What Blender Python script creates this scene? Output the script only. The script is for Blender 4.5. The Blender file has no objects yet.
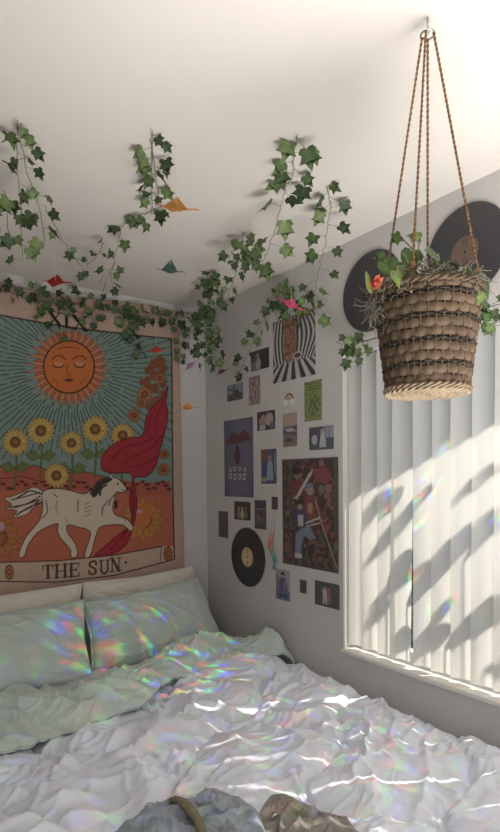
import bpy, bmesh, math, random
import numpy as np
from mathutils import Vector, Matrix
random.seed(7); rng = np.random.default_rng(11)
S = bpy.context.scene; COL = S.collection
PI = math.pi
# ------------------------------------------------------------------ surveying: camera pose recovered from the room's edges
YAW, PIT, ROL, F = math.radians(35.14), math.radians(-2.22), math.radians(-.577), 570.
cy, sy = math.cos(YAW), math.sin(YAW)
fw = np.array([sy*math.cos(PIT), cy*math.cos(PIT), math.sin(PIT)]); r0 = np.array([cy, -sy, 0.]); u0 = np.cross(r0, fw)
cr = math.cos(ROL)*r0+math.sin(ROL)*u0; cu = -math.sin(ROL)*r0+math.cos(ROL)*u0
CAM = np.array([0, 0, 1.5])
def ray(x, y): return fw+cr*(x-250)/F-cu*(y-499)/F
def hit(x, y, ax, v):
    d = ray(x, y); return CAM+d*((v-CAM[ax])/d[ax])
def at(x, y, dep): return Vector(CAM+ray(x, y)*dep)
def proj(p):
    d = np.asarray(p)-CAM; z = d@fw; return 250+F*(d@cr)/z, 499-F*(d@cu)/z
XR, YB, ZC = 1.67, 2.80, 2.44       # right wall, back wall, ceiling
# ------------------------------------------------------------------ helpers
def haze_ink(c, k=.66, lift=.0):  # mutes colours and lifts darks, putting haze into the prints
    c = np.asarray(c, float); g = c.mean(); c = g+(c-g)*k; return c*.70+38
def lin(c):
    c = np.asarray(c, float)/255.; return np.where(c <= .04045, c/12.92, ((c+.055)/1.055)**2.4)
def rgba(c): return tuple(float(v) for v in lin(c))+(1.,)
def lnk(name, me, mat=None, parent=None):
    o = bpy.data.objects.new(name, me); COL.objects.link(o)
    if mat: me.materials.append(mat)
    if parent: o.parent = parent
    return o
def mesh(name, verts, faces, smooth=True):
    me = bpy.data.meshes.new(name)
    me.from_pydata([tuple(map(float, v)) for v in verts], [], [tuple(int(i) for i in f) for f in faces]); me.update()
    if smooth: me.shade_smooth()
    return me
class MB:
    def __init__(s): s.v = []; s.f = []; s.c = []
    def add(s, vs, fs, col=None):
        n = len(s.v); s.v += [tuple(map(float, v)) for v in vs]; s.f += [tuple(i+n for i in f) for f in fs]
        s.c += [col if col is not None else (1, 1, 1)]*len(vs); return s
    def box(s, a, b):
        x0, y0, z0 = a; x1, y1, z1 = b
        return s.add([(x0,y0,z0),(x1,y0,z0),(x1,y1,z0),(x0,y1,z0),(x0,y0,z1),(x1,y0,z1),(x1,y1,z1),(x0,y1,z1)],
                     [(0,3,2,1),(4,5,6,7),(0,1,5,4),(1,2,6,5),(2,3,7,6),(3,0,4,7)])
    def tube(s, pts, r, n=6, taper=1., col=None, cap=True):
        pts = [Vector(p) for p in pts]; vs = []; fs = []; up = Vector((.13, .31, .94)); m = len(pts)
        for i, p in enumerate(pts):
            t = (pts[min(i+1, m-1)]-pts[max(i-1, 0)]).normalized()
            a = t.cross(up)
            if a.length < .1: a = t.cross(Vector((1, 0, 0)))
            a.normalize(); b = t.cross(a); rr = (r[i] if isinstance(r, (list, tuple)) else r*(1+(taper-1)*i/max(1, m-1)))
            for k in range(n):
                an = 2*PI*k/n; vs.append(p+a*math.cos(an)*rr+b*math.sin(an)*rr)
        for i in range(m-1):
            for k in range(n): fs.append((i*n+k, i*n+(k+1) % n, (i+1)*n+(k+1) % n, (i+1)*n+k))
        if cap: fs.append(tuple(range(n-1, -1, -1))); fs.append(tuple((m-1)*n+k for k in range(n)))
        return s.add(vs, fs, col)
    def lathe(s, prof, o=(0,0,0), n=48, cap=False):
        vs = []; fs = []; m = len(prof)
        for r, z in prof:
            for k in range(n): vs.append((o[0]+r*math.cos(2*PI*k/n), o[1]+r*math.sin(2*PI*k/n), o[2]+z))
        for i in range(m-1):
            for k in range(n): fs.append((i*n+k, i*n+(k+1) % n, (i+1)*n+(k+1) % n, (i+1)*n+k))
        if cap: fs.append(tuple(range(n-1, -1, -1))); fs.append(tuple((m-1)*n+k for k in range(n)))
        return s.add(vs, fs)
    def build(s, name, mat=None, parent=None, smooth=False, colors=False, offset=None):
        v = s.v if offset is None else [(a-offset[0], b-offset[1], c-offset[2]) for a, b, c in s.v]
        me = mesh(name, v, s.f, smooth)
        if colors: setcol(me, np.array(s.c))
        return lnk(name, me, mat, parent)
def setcol(me, lc):
    a = me.color_attributes.new('Col', 'FLOAT_COLOR', 'POINT'); n = len(me.vertices)
    buf = np.ones((n, 4), np.float32); buf[:, :3] = lc; a.data.foreach_set('color', buf.ravel())
def thing(name, label, cat, loc=(0,0,0), group=None):
    o = bpy.data.objects.new(name, None); COL.objects.link(o); o.location = loc; o.empty_display_size = .05
    return tag(o, label, cat, group)
def tag(o, label, cat=None, group=None, kind=None):
    if label: o['label'] = label
    if cat: o['category'] = cat
    if group: o['group'] = group
    if kind: o['kind'] = kind
    return o
def struct(o, label=None, cat=None): return tag(o, label, cat, kind='structure')
def bev(o, w=.004, n=2):
    m = o.modifiers.new('b', 'BEVEL'); m.width = w; m.segments = n; m.limit_method = 'ANGLE'; return o
# ------------------------------------------------------------------ materials
def mat(name, col=(200,200,200), rough=.7, bump=0, bscale=60, mottle=0, mscale=4, vcol=False, spec=.3, metal=0, trans=0, tcol=None, sheen=0, stretch=None, bdist=.002):
    m = bpy.data.materials.new(name); m.use_nodes = True; N = m.node_tree.nodes; L = m.node_tree.links
    b = N['Principled BSDF']; out = N['Material Output']
    b.inputs['Base Color'].default_value = rgba(col); b.inputs['Roughness'].default_value = rough
    b.inputs['Specular IOR Level'].default_value = spec; b.inputs['Metallic'].default_value = metal
    b.inputs['Sheen Weight'].default_value = sheen
    tc = N.new('ShaderNodeTexCoord'); src = None
    if vcol:
        a = N.new('ShaderNodeAttribute'); a.attribute_name = 'Col'; src = a.outputs['Color']
    if mottle:
        n = N.new('ShaderNodeTexNoise'); n.inputs['Scale'].default_value = mscale; n.inputs['Detail'].default_value = 5
        L.new(tc.outputs['Object'], n.inputs['Vector'])
        mr = N.new('ShaderNodeMapRange'); mr.inputs[1].default_value = .3; mr.inputs[2].default_value = .7; mr.inputs[3].default_value = 1-mottle; mr.inputs[4].default_value = 1+mottle*.4
        L.new(n.outputs['Fac'], mr.inputs[0])
        mx = N.new('ShaderNodeVectorMath'); mx.operation = 'SCALE'; L.new(mr.outputs[0], mx.inputs['Scale'])
        if src: L.new(src, mx.inputs[0])
        else: mx.inputs[0].default_value = rgba(col)[:3]
        src = mx.outputs[0]
    if src: L.new(src, b.inputs['Base Color'])
    if bump:
        n = N.new('ShaderNodeTexNoise'); n.inputs['Scale'].default_value = bscale; n.inputs['Detail'].default_value = 3
        if stretch:
            mp = N.new('ShaderNodeMapping'); mp.inputs['Scale'].default_value = stretch; L.new(tc.outputs['Object'], mp.inputs[0]); L.new(mp.outputs[0], n.inputs['Vector'])
        else: L.new(tc.outputs['Object'], n.inputs['Vector'])
        bp = N.new('ShaderNodeBump'); bp.inputs['Strength'].default_value = bump; bp.inputs['Distance'].default_value = bdist
        L.new(n.outputs['Fac'], bp.inputs['Height']); L.new(bp.outputs[0], b.inputs['Normal'])
    if trans:
        t = N.new('ShaderNodeBsdfTranslucent'); t.inputs['Color'].default_value = rgba(tcol or col)
        if src and not tcol: L.new(src, t.inputs['Color'])
        mx = N.new('ShaderNodeMixShader'); mx.inputs[0].default_value = trans
        L.new(b.outputs[0], mx.inputs[1]); L.new(t.outputs[0], mx.inputs[2]); L.new(mx.outputs[0], out.inputs['Surface'])
    return m
M_wall = mat('wall_paint', (203,200,198), .85, .25, 90, .03, 2)
M_ceil = mat('ceiling_paint', (222,216,208), .9, .35, 45, .04, 1.5)
M_trim = mat('white_trim', (226,224,218), .5)
M_floor = mat('floor_carpet', (150,138,124), .95, .6, 200, .2, 30)
M_slat = mat('blind_vinyl', (222,223,222), .55, trans=.5, tcol=(226,224,216), bump=.1, bscale=30)
M_rail = mat('rail_metal', (205,206,204), .45)
M_print = mat('printed_paper', vcol=True, rough=.6, spec=.2)
M_gloss = mat('photo_paper', vcol=True, rough=.35, spec=.3)
M_tap = mat('printed_cloth', vcol=True, rough=.95, spec=.05, bump=.3, bscale=900, sheen=.1)
M_leaf = mat('ivy_leaf', vcol=True, rough=.5, spec=.35, trans=.12, mottle=.35, mscale=55)
M_stem = mat('ivy_stem', (104,102,72), .7)
M_vinyl = mat('record_vinyl', (64,64,67), .38, spec=.5)
M_label = mat('record_label', vcol=True, rough=.7)
M_rope = mat('jute_rope', (150,116,84), .9, .8, 300, .3, 120)
M_wick = mat('basket_wicker', (98,81,64), .75, .7, 120, .35, 25, stretch=(1,1,4))
M_wickd = mat('basket_dark_reed', (58,50,44), .8, .7, 160, .35, 30)
M_rim = mat('basket_pale_rim', (140,122,100), .7, .5, 160, .25, 40)
M_moss = mat('moss', (128,122,108), .9, mottle=.4, mscale=40)
M_soil = mat('soil', (52,44,38), .95, .8, 80, .4, 40)
M_comf = mat('comforter_cotton', (226,231,242), .85, .15, 500, sheen=.2, spec=.15)
M_sheet = mat('mint_sheet_cotton', (196,210,204), .85, .15, 500, sheen=.2, spec=.15)
M_pill = mat('mint_pillowcase_cotton', (186,198,193), .85, .15, 500, sheen=.2, spec=.15)
M_pillw = mat('cream_pillowcase_cotton', (212,208,196), .85, .15, 500, sheen=.2, spec=.15)
M_matt = mat('mattress_ticking', (196,200,196), .9)
M_denim = mat('grey_blue_denim', (156,165,174), .85, .5, 350, .45, 22, sheen=.2)
M_brown = mat('olive_brown_lining', (128,122,100), .9, .4, 300, .3, 30)
M_taupe = mat('taupe_cloth', (150,145,138), .9, .5, 300, .4, 20)
M_metal = mat('steel', (190,190,185), .3, metal=1)
M_paper = lambda n, c, t=.45: mat(n, c, .5, trans=t, mottle=.15, mscale=20)
M_thread = mat('thread', (208,202,194), .8)
M_bark = mat('bark', (90,76,60), .9, .6, 40, .3, 20)
M_out = mat('outdoor_leaf', (70,105,48), .5, trans=.1)
M_grass = mat('outdoor_ground', (120,120,90), .95, mottle=.3)
M_hedge = mat('hedge_leaf', (44,58,34), .9, 1, 30, .5, 25)
M_roof = mat('eave_board', (190,185,175), .8)
M_yarn = mat('wall_charm_bead', vcol=True, rough=.5)
M_glass = bpy.data.materials.new('window_glass'); M_glass.use_nodes = True
_n = M_glass.node_tree; _n.nodes.remove(_n.nodes['Principled BSDF'])
_t = _n.nodes.new('ShaderNodeBsdfTransparent'); _g = _n.nodes.new('ShaderNodeBsdfGlossy'); _g.inputs['Roughness'].default_value = .02
_m = _n.nodes.new('ShaderNodeMixShader'); _m.inputs[0].default_value = .06
_n.links.new(_t.outputs[0], _m.inputs[1]); _n.links.new(_g.outputs[0], _m.inputs[2]); _n.links.new(_m.outputs[0], _n.nodes['Material Output'].inputs['Surface'])
# ------------------------------------------------------------------ numpy noise
_P = rng.permutation(512); _G = rng.normal(size=(512, 2)); _G /= np.linalg.norm(_G, axis=1)[:, None]
def noise(x, y, s=0):
    x = np.asarray(x, float)+s*17.31+100; y = np.asarray(y, float)+s*9.77+100
    xi = np.floor(x).astype(int); yi = np.floor(y).astype(int); xf = x-xi; yf = y-yi
    u = xf*xf*xf*(xf*(xf*6-15)+10); v = yf*yf*yf*(yf*(yf*6-15)+10)
    def g(a, b):
        h = _P[(_P[(xi+a) & 511]+yi+b) & 511]; return _G[h, 0]*(xf-a)+_G[h, 1]*(yf-b)
    return ((g(0,0)*(1-u)+g(1,0)*u)*(1-v)+(g(0,1)*(1-u)+g(1,1)*u)*v)*1.5
def fbm(x, y, s=0, o=4):
    r = 0; a = 1.
    for k in range(o): r = r+a*noise(x*2**k, y*2**k, s+k); a *= .5
    return r
def ridge(x, y, s=0, p=2.): return np.clip(1-np.abs(noise(x, y, s))*2.2, 0, 1)**p
def sstep(a, b, x):
    t = np.clip((x-a)/(b-a), 0, 1); return t*t*(3-2*t)
def grid_faces(nu, nv, off=0, flip=False):
    i, j = np.meshgrid(np.arange(nu-1), np.arange(nv-1), indexing='ij'); a = (i*nv+j).ravel()+off
    f = np.stack([a, a+nv, a+nv+1, a+1], 1)
    return f[:, ::-1] if flip else f
# ------------------------------------------------------------------ painting prints (haze is mixed into poster colours by ink; drawn in a 2-D layout)
class Paint:
    """colours at a set of 2-D points"""
    def __init__(s, x, y, base): s.x = x; s.y = y; s.c = np.tile(lin(haze_ink(base)), (len(x), 1))
    def put(s, m, col, a=1.):
        m = (m*a)[:, None] if m.dtype != bool else m[:, None]*a
        s.c = s.c*(1-m)+lin(haze_ink(col))*m
    def inside(s, pts):
        x, y = s.x, s.y; r = np.zeros(len(x), bool); n = len(pts)
        xs = [p[0] for p in pts]; ys = [p[1] for p in pts]
        bb = (x >= min(xs)) & (x <= max(xs)) & (y >= min(ys)) & (y <= max(ys)); X = x[bb]; Y = y[bb]; q = np.zeros(len(X), bool)
        for i in range(n):
            x1, y1 = pts[i]; x2, y2 = pts[(i+1) % n]
            if y1 == y2: continue
            q ^= ((y1 > Y) != (y2 > Y)) & (X < (x2-x1)*(Y-y1)/(y2-y1)+x1)
        r[bb] = q; return r
    def poly(s, pts, col, a=1.): s.put(s.inside(pts), col, a)
    def line(s, pts, w, col, a=1.):
        for (x1, y1), (x2, y2) in zip(pts[:-1], pts[1:]):
            dx, dy = x2-x1, y2-y1; l2 = dx*dx+dy*dy+1e-9
            bb = (s.x > min(x1, x2)-w) & (s.x < max(x1, x2)+w) & (s.y > min(y1, y2)-w) & (s.y < max(y1, y2)+w)
            X = s.x[bb]; Y = s.y[bb]; t = np.clip(((X-x1)*dx+(Y-y1)*dy)/l2, 0, 1)
            d = np.hypot(X-x1-t*dx, Y-y1-t*dy); m = np.zeros(len(s.x)); m[bb] = np.clip((w/2-d)/.2+.5, 0, 1); s.put(m, col, a)
    def ell(s, cx, cy_, rx, ry, col, a=1.): s.put(((s.x-cx)/rx)**2+((s.y-cy_)/ry)**2 < 1, col, a)
class Raster(Paint):
    """the same drawing calls on a regular raster, sampled afterwards"""
    def __init__(s, a0, a1, b0, b1, st, base):
        s.a0, s.b0, s.st = a0, b0, st; s.nx = int((a1-a0)/st); s.ny = int((b1-b0)/st)
        s.im = np.tile(lin(s.tone(base)), (s.nx, s.ny, 1))
    def win(s, xa, xb, ya, yb):
        i0 = max(0, int((xa-s.a0)/s.st)); i1 = min(s.nx, int((xb-s.a0)/s.st)+2); j0 = max(0, int((ya-s.b0)/s.st)); j1 = min(s.ny, int((yb-s.b0)/s.st)+2)
        if i1 <= i0 or j1 <= j0: return None
        X, Y = np.meshgrid(s.a0+np.arange(i0, i1)*s.st, s.b0+np.arange(j0, j1)*s.st, indexing='ij'); return (slice(i0, i1), slice(j0, j1)), X, Y
    def tone(s, c): c = np.asarray(c, float); g = c.mean(); return (g+(c-g)*.92)*.90+12
    def blend(s, sl, m, col, a=1.): m = (m*a)[..., None]; s.im[sl] = s.im[sl]*(1-m)+lin(s.tone(col))*m
    def pin(s, pts, X, Y):
        q = np.zeros(X.shape, bool); n = len(pts)
        for i in range(n):
            x1, y1 = pts[i]; x2, y2 = pts[(i+1) % n]
            if y1 == y2: continue
            q ^= ((y1 > Y) != (y2 > Y)) & (X < (x2-x1)*(Y-y1)/(y2-y1)+x1)
        return q
    def poly(s, pts, col, a=1., invert=False):
        xs = [p[0] for p in pts]; ys = [p[1] for p in pts]
        w = s.win(-9e3, 9e3, -9e3, 9e3) if invert else s.win(min(xs), max(xs), min(ys), max(ys))
        if w: q = s.pin(pts, w[1], w[2]); s.blend(w[0], (~q if invert else q).astype(float), col, a)
    def line(s, pts, w_, col, a=1.):
        for (x1, y1), (x2, y2) in zip(pts[:-1], pts[1:]):
            w = s.win(min(x1, x2)-w_, max(x1, x2)+w_, min(y1, y2)-w_, max(y1, y2)+w_)
            if not w: continue
            dx, dy = x2-x1, y2-y1; l2 = dx*dx+dy*dy+1e-9; t = np.clip(((w[1]-x1)*dx+(w[2]-y1)*dy)/l2, 0, 1)
            d = np.hypot(w[1]-x1-t*dx, w[2]-y1-t*dy); s.blend(w[0], np.clip((w_/2-d)/s.st+.5, 0, 1), col, a)
    def ell(s, cx, cy_, rx, ry, col, a=1.):
        w = s.win(cx-rx, cx+rx, cy_-ry, cy_+ry)
        if w: s.blend(w[0], (((w[1]-cx)/rx)**2+((w[2]-cy_)/ry)**2 < 1).astype(float), col, a)
    def sample(s, a, b):
        u = np.clip((a-s.a0)/s.st, 0, s.nx-1.01); v = np.clip((b-s.b0)/s.st, 0, s.ny-1.01); i = u.astype(int); j = v.astype(int); fu = (u-i)[:, None]; fv = (v-j)[:, None]
        return (s.im[i, j]*(1-fu)+s.im[i+1, j]*fu)*(1-fv)+(s.im[i, j+1]*(1-fu)+s.im[i+1, j+1]*fu)*fv
def spline(pts, k=6, closed=False):
    n = len(pts); out = []
    rg = range(n if closed else n-1)
    for i in rg:
        g = (lambda j: pts[j % n]) if closed else (lambda j: pts[max(0, min(n-1, j))])
        p0, p1, p2, p3 = [np.array(g(i+q), float) for q in (-1, 0, 1, 2)]
        for j in range(k):
            t = j/k; out.append(tuple(.5*((2*p1)+(-p0+p2)*t+(2*p0-5*p1+4*p2-p3)*t*t+(-p0+3*p1-3*p2+p3)*t**3)))
    if not closed: out.append(tuple(pts[-1]))
    return out
# ================================================================== THE ROOM
X0, Y0 = -1.6, -1.4
struct(MB().box((X0, Y0, -.1), (XR+.13, YB+.12, 0)).build('floor', M_floor), 'carpeted bedroom floor', 'floor')
struct(MB().box((X0, Y0, ZC), (XR+.13, YB+.12, ZC+.12)).build('ceiling', M_ceil), 'white painted bedroom ceiling hung with ivy', 'ceiling')
struct(MB().box((X0, YB, 0), (XR+.13, YB+.12, ZC)).build('wall_back', M_wall), 'grey-white wall behind the sun tapestry and pillows', 'wall')
struct(MB().box((X0-.12, Y0, 0), (X0, YB, ZC)).build('wall_left', M_wall), 'grey-white wall on the far side of the bed', 'wall')
struct(MB().box((X0-.12, Y0-.12, 0), (XR+.13, Y0, ZC)).build('wall_front', M_wall), 'grey-white wall behind the camera', 'wall')
WY0, WY1, WZ0, WZ1 = -.15, 1.705, .775, 2.035
w = MB(); a, b = XR, XR+.13
w.box((a, Y0, 0), (b, YB, WZ0)); w.box((a, Y0, WZ1), (b, YB, ZC)); w.box((a, Y0, WZ0), (b, WY0, WZ1)); w.box((a, WY1, WZ0), (b, YB, WZ1))
struct(w.build('wall_right', M_wall), 'grey-white wall with the window, posters and records', 'wall')
struct(bev(MB().box((XR-.012, WY0-.02, WZ0-.012), (XR+.13, WY1+.004, WZ0+.004)).build('trim_1', M_trim)), 'white window sill below the vertical blinds', 'sill')
# window frame with glass
wn = thing('window_1', 'white framed window behind the vertical blinds', 'window', (XR+.1, .78, WZ0)); wn['kind'] = 'structure'
fr = MB(); o_ = (XR+.1, .78, WZ0); xa, xb = XR+.085, XR+.12
for y_a, y_b, z_a, z_b in ((WY0, WY1, WZ0+.004, WZ0+.045), (WY0, WY1, WZ1-.04, WZ1), (WY0, WY0+.04, WZ0+.045, WZ1-.04), (WY1-.04, WY1, WZ0+.045, WZ1-.04), (.75, .8, WZ0+.045, WZ1-.04)):
    fr.box((xa, y_a, z_a), (xb, y_b, z_b))
wfr = fr.build('window_frame', M_trim, wn, offset=o_)
for y_a, y_b in ((WY0+.04, .75), (.8, WY1-.04)):
    MB().box((xa+.015, y_a, WZ0+.045), (xa+.018, y_b, WZ1-.04)).build('pane', M_glass, wfr, offset=o_)
# vertical blinds
bl = thing('vertical_blind', 'white vertical slat blinds covering the sunlit window', 'blinds', (XR+.035, .78, WZ0))
bo = (XR+.035, .78, WZ0)
bev(MB().box((XR+.012, WY0+.003, 1.992), (XR+.062, WY1-.003, WZ1-.002)).build('headrail', M_rail, bl, offset=bo), .003)
def slat_mesh(tilt, seed):
    vs = []; nu, nv = 9, 14; wd = .0895
    for i in range(nu):
        t = i/(nu-1)-.5
        for j in range(nv):
            h = j/(nv-1); c = .014*(1-4*t*t); ang = tilt+math.radians(1.5)*math.sin(h*3+seed)
            y = t*wd; x = c
            vs.append((x*math.cos(ang)-y*math.sin(ang)+.002*math.sin(h*4+seed*2), x*math.sin(ang)+y*math.cos(ang), -1.198+h*1.198 if True else 0))
    return mesh('slat', vs, grid_faces(nu, nv))
edges = [1.695, 1.622, 1.542, 1.46, 1.365, 1.285, 1.205, 1.125, 1.043]
ys = [e-.042 for e in edges]; y = edges[-1]-.042
while y > WY0+.12: y -= .08; ys.append(y)
for k, y in enumerate(ys):
    tilt = math.radians(11+2*math.sin(k*2.3))
    sl = lnk('slat', slat_mesh(tilt, k*1.7), M_slat, bl); sl.location = (XR+.034-bo[0], y-bo[1], 1.992-bo[2])
    if k == 3: sl.rotation_euler.x = .013
# ================================================================== BED
bed = thing('bed', 'wide bed with pale mint mattress pushed into the room corner', 'bed', (.86, 1.65, 0)); bo = (.86, 1.65, 0)
bev(MB().box((.1, .55, .12), (1.63, 2.72, .32)).build('bed_base', mat('base_fabric', (150,146,140), .9), bed, offset=bo), .02)
bev(MB().box((.08, .52, .32), (1.65, 2.73, .595)).build('mattress', M_matt, bed, offset=bo), .05, 4)
for lx, ly in ((.16, .62), (1.56, .62), (.16, 2.64), (1.56, 2.64)):
    MB().lathe([(.025, 0), (.03, .12)], (lx, ly, 0), 12, True).build('leg', M_bark, bed, offset=bo)
def crease(x, y, th, s, fx=3.0, fy=11., p=2.6):
    """long sharp folds running along direction th"""
    c, q = math.cos(th), math.sin(th); u = x*c+y*q; v = -x*q+y*c
    v = v+.05*noise(u*4, v*4, s+1)+.02*noise(u*9, v*9, s+2)
    return ridge(u*fx, v*fy, s, p)
def wrink(x, y, s=0):
    m1 = sstep(-.25, .35, noise(x*2.6, y*2.6, s+31)); m2 = sstep(-.2, .4, noise(x*3.1, y*3.1, s+37))
    a = crease(x, y, .6, s+1, 2.4, 7)*m1; b = crease(x, y, -.75, s+2, 2.6, 8)*(1-m1); c = crease(x, y, 1.5, s+3, 4, 15)*m2; d = crease(x, y, .1, s+4, 5, 19)*(1-m2)
    return .55*np.maximum(a, b)+.24*np.maximum(c, d)+.08*crease(x, y, .9, s+6, 10, 34, 1.8)*m1+.07*crease(x, y, -.4, s+7, 11, 38, 1.8)*(1-m1)
def comf_z(x, y):
    z = .648+.02*fbm(x*2.2, y*2.2, 1, 2)
    # quilt seams: wavy diagonal lattice with pinched knots
    qx = (x*.82+y*.57)/.36+.18*noise(x*4, y*4, 21); qy = (-x*.57+y*.82)/.36+.18*noise(x*4, y*4, 22)
    dx = np.abs(qx-np.round(qx))*.36; dy = np.abs(qy-np.round(qy))*.36
    seam = np.exp(-dx/.014)+np.exp(-dy/.014); z = z-.014*np.minimum(seam, 1.4)
    puff = np.clip(np.minimum(dx, dy)/.09, 0, 1)**.5; z = z+.016*puff
    dk = np.hypot(dx, dy); th = np.arctan2(qy-np.round(qy), qx-np.round(qx))
    z = z+.007*np.exp(-dk/.09)*np.sin(th*9+6*noise(x*5, y*5, 30))
    z = z+.040*wrink(x, y, 10)
    # large drape folds on the near left
    L_ = sstep(1.0, .45, x)*sstep(1.95, 1.6, y)
    ph = (y*.55-x*1.0)/.27+.5*noise(x*3, y*3, 50)
    z = z+L_*.038*np.clip(1-np.abs(2*(ph-np.floor(ph))-1)*1.3, 0, 1)**1.3
    z = z+.03*np.exp(-((x-1.35)**2+(y-2.0)**2)/.06)
    z = z-.06*sstep(1.52, 1.665, x)**2
    return z
xs = np.linspace(.02, XR-.006, 300); yy = np.linspace(.42, 2.2, 330)
gx, gy = np.meshgrid(xs, yy, indexing='ij'); gz = comf_z(gx, gy)
sh = .006*noise(gx*9, gy*9, 60); gx2 = np.minimum(gx+sh, XR-.004)
top = np.stack([gx2.ravel(), (gy+.006*noise(gx*9, gy*9, 61)).ravel(), gz.ravel()], 1)
nu, nv = gx.shape; bot = np.stack([gx2.ravel(), gy.ravel(), np.full(nu*nv, .597)], 1)
def closed_grid(top, bot, nu, nv):
    F_ = [grid_faces(nu, nv), grid_faces(nu, nv, nu*nv, True)]
    ring = [i*nv for i in range(nu)]+[(nu-1)*nv+j for j in range(1, nv)]+[i*nv+nv-1 for i in range(nu-2, -1, -1)]+[j for j in range(nv-2, 0, -1)]
    ring = np.array(ring); nx = np.roll(ring, -1); F_.append(np.stack([nx, ring, ring+nu*nv, nx+nu*nv], 1)[:, ::-1])
    return np.vstack([top, bot]), np.vstack(F_)
V, Fc = closed_grid(top, bot, nu, nv)
tag(lnk('comforter', mesh('comforter', V, Fc), M_comf), 'rumpled lavender-white quilted comforter spread over the bed', 'comforter')
# mint sheet folded back over the comforter
lowx = [.0, .35, .6, .82, 1.0, 1.15, 1.3, 1.45, 1.67]; lowy = [1.79, 1.80, 1.83, 1.87, 2.0, 2.07, 2.1, 2.06, 2.0]
upx = [.0, .45, .73, 1.01, 1.3, 1.5, 1.6, 1.67]; upy = [2.30, 2.30, 2.27, 2.32, 2.40, 2.36, 2.26, 2.16]
nu, nv = 260, 150; ss = np.linspace(.03, 1.655, nu); tt = np.linspace(0, 1, nv); su, tv = np.meshgrid(ss, tt, indexing='ij')
ly = np.interp(su, lowx, lowy)+.02*noise(su*9, su*0, 70); uy = np.interp(su, upx, upy)+.02*noise(su*7, su*0, 71)
py = ly+(uy-ly)*tv
base = comf_z(su, np.minimum(py, 2.2))*0+.655
prof = .012+.05*np.sin(PI*np.clip(tv*.93+.07, 0, 1))**.8+.03*sstep(.9, 1.3, su)*np.sin(PI*tv)
ph = (su*1.0+py*.9)/.15+1.5*fbm(su*3, py*3, 73, 2)
z = base+prof+.034*(1-np.abs(2*(ph-np.floor(ph))-1))**1.4*sstep(0, .25, tv)*(.4+.6*sstep(-.2, .3, noise(su*4, py*4, 90)))+.04*wrink(su*1.1, py*1.1, 80)*np.sin(PI*np.clip(tv+.12, 0, 1))**.5+.02*noise(su*4, py*4, 75)
z = np.maximum(z, np.where(tv < .9, comf_z(su, np.minimum(py, 2.19))+.006, .6)); z = z-(z-.61)*sstep(.86, 1, tv)
z = z-(z-.60)*sstep(1.6, 1.66, su)*.5
edge = sstep(.05, 0, tv); z = z-edge*.004
V, Fc = closed_grid(np.stack([su.ravel(), py.ravel(), z.ravel()], 1), np.stack([su.ravel(), py.ravel(), np.where(tv > .86, .598, z-.006).ravel()], 1), nu, nv)
tag(lnk('sheet', mesh('sheet', V, Fc), M_sheet), 'crumpled mint green sheet folded back across the comforter below the pillows', 'sheet')
# pillows
def pillow(name, BL, BR, TR, TL, T, m, label, seed, sag=.02):
    BL, BR, TR, TL = [np.array(p, float) for p in (BL, BR, TR, TL)]; n = 90
    u = np.linspace(-1, 1, n); U, Vv = np.meshgrid(u, u, indexing='ij')
    pin = .045
    Uu = U*(1-pin*(1-Vv**2)*0-.05*(1-U**2)*0)*(1-.05*(1-np.abs(Vv))**1*(np.abs(U)**3)); Vw = Vv*(1-.07*(1-np.abs(U))*(np.abs(Vv)**3))
    a = (Uu+1)/2; b = (Vw+1)/2
    P = ((BL[:, None, None]*(1-a)*(1-b))+(BR[:, None, None]*a*(1-b))+(TR[:, None, None]*a*b)+(TL[:, None, None]*(1-a)*b))
    nrm = np.cross(BR-BL, TL-BL); nrm /= np.linalg.norm(nrm)
    prof = (np.clip(1-np.abs(U)**2.6, 0, 1)*np.clip(1-np.abs(Vv)**2.4, 0, 1))**.48
    lx = U*.35; lv = Vv*.25
    wr = wrink(lx*1.0+lv*.5+seed, lv*.8, seed)
    cd = np.minimum(np.hypot(1-np.abs(U), 1-np.abs(Vv)), 1)
    rad = np.sin(np.arctan2(1-np.abs(Vv)+.01, 1-np.abs(U)+.01)*14+seed)*np.exp(-cd*3.)
    h = T*.5*prof+(.022*(wr-.4)+.008*rad+.012*fbm(lx*4, lv*4, seed+3, 2))*np.minimum(prof*1.6, 1)+.003
    front = P+nrm[:, None, None]*h; back = P-nrm[:, None, None]*(T*.4*prof+.003)
    tp = front.reshape(3, -1).T; bt = back.reshape(3, -1).T
    tp[:, 1] = np.minimum(tp[:, 1], YB-.03); bt[:, 1] = np.minimum(bt[:, 1], YB-.025)
    tp[:, 0] = np.minimum(tp[:, 0], XR-.01); bt[:, 0] = np.minimum(bt[:, 0], XR-.01)
    tp[:, 2] = np.maximum(tp[:, 2], .6); bt[:, 2] = np.maximum(bt[:, 2], .598)
    V, Fc = closed_grid(tp, bt, n, n)
    return tag(lnk(name, mesh(name, V, Fc), m), label, 'pillow', 'pillows propped against the back wall')
pillow('pillow', (.86,2.66,.62), (1.56,2.68,.62), (1.52,2.70,1.02), (.91,2.70,1.0), .13, M_pillw, 'cream pillow on the right, standing behind the mint one under THE SUN lettering', 3)
pillow('pillow', (.12,2.63,.62), (.86,2.64,.62), (.90,2.68,1.0), (.12,2.68,1.0), .13, M_pillw, 'cream pillow on the left, mostly hidden behind the wide mint pillow', 5)
pillow('pillow', (.84,2.40,.64), (1.55,2.42,.62), (1.50,2.62,.97), (.86,2.58,.93), .17, M_pill, 'mint pillow on the right, leaning beside the wall with posters', 7)
pillow('pillow', (.08,2.26,.66), (.80,2.27,.67), (.86,2.54,.95), (.10,2.54,.93), .17, M_pill, 'mint pillow on the left, cut off by the edge of the photo', 12)
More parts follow.
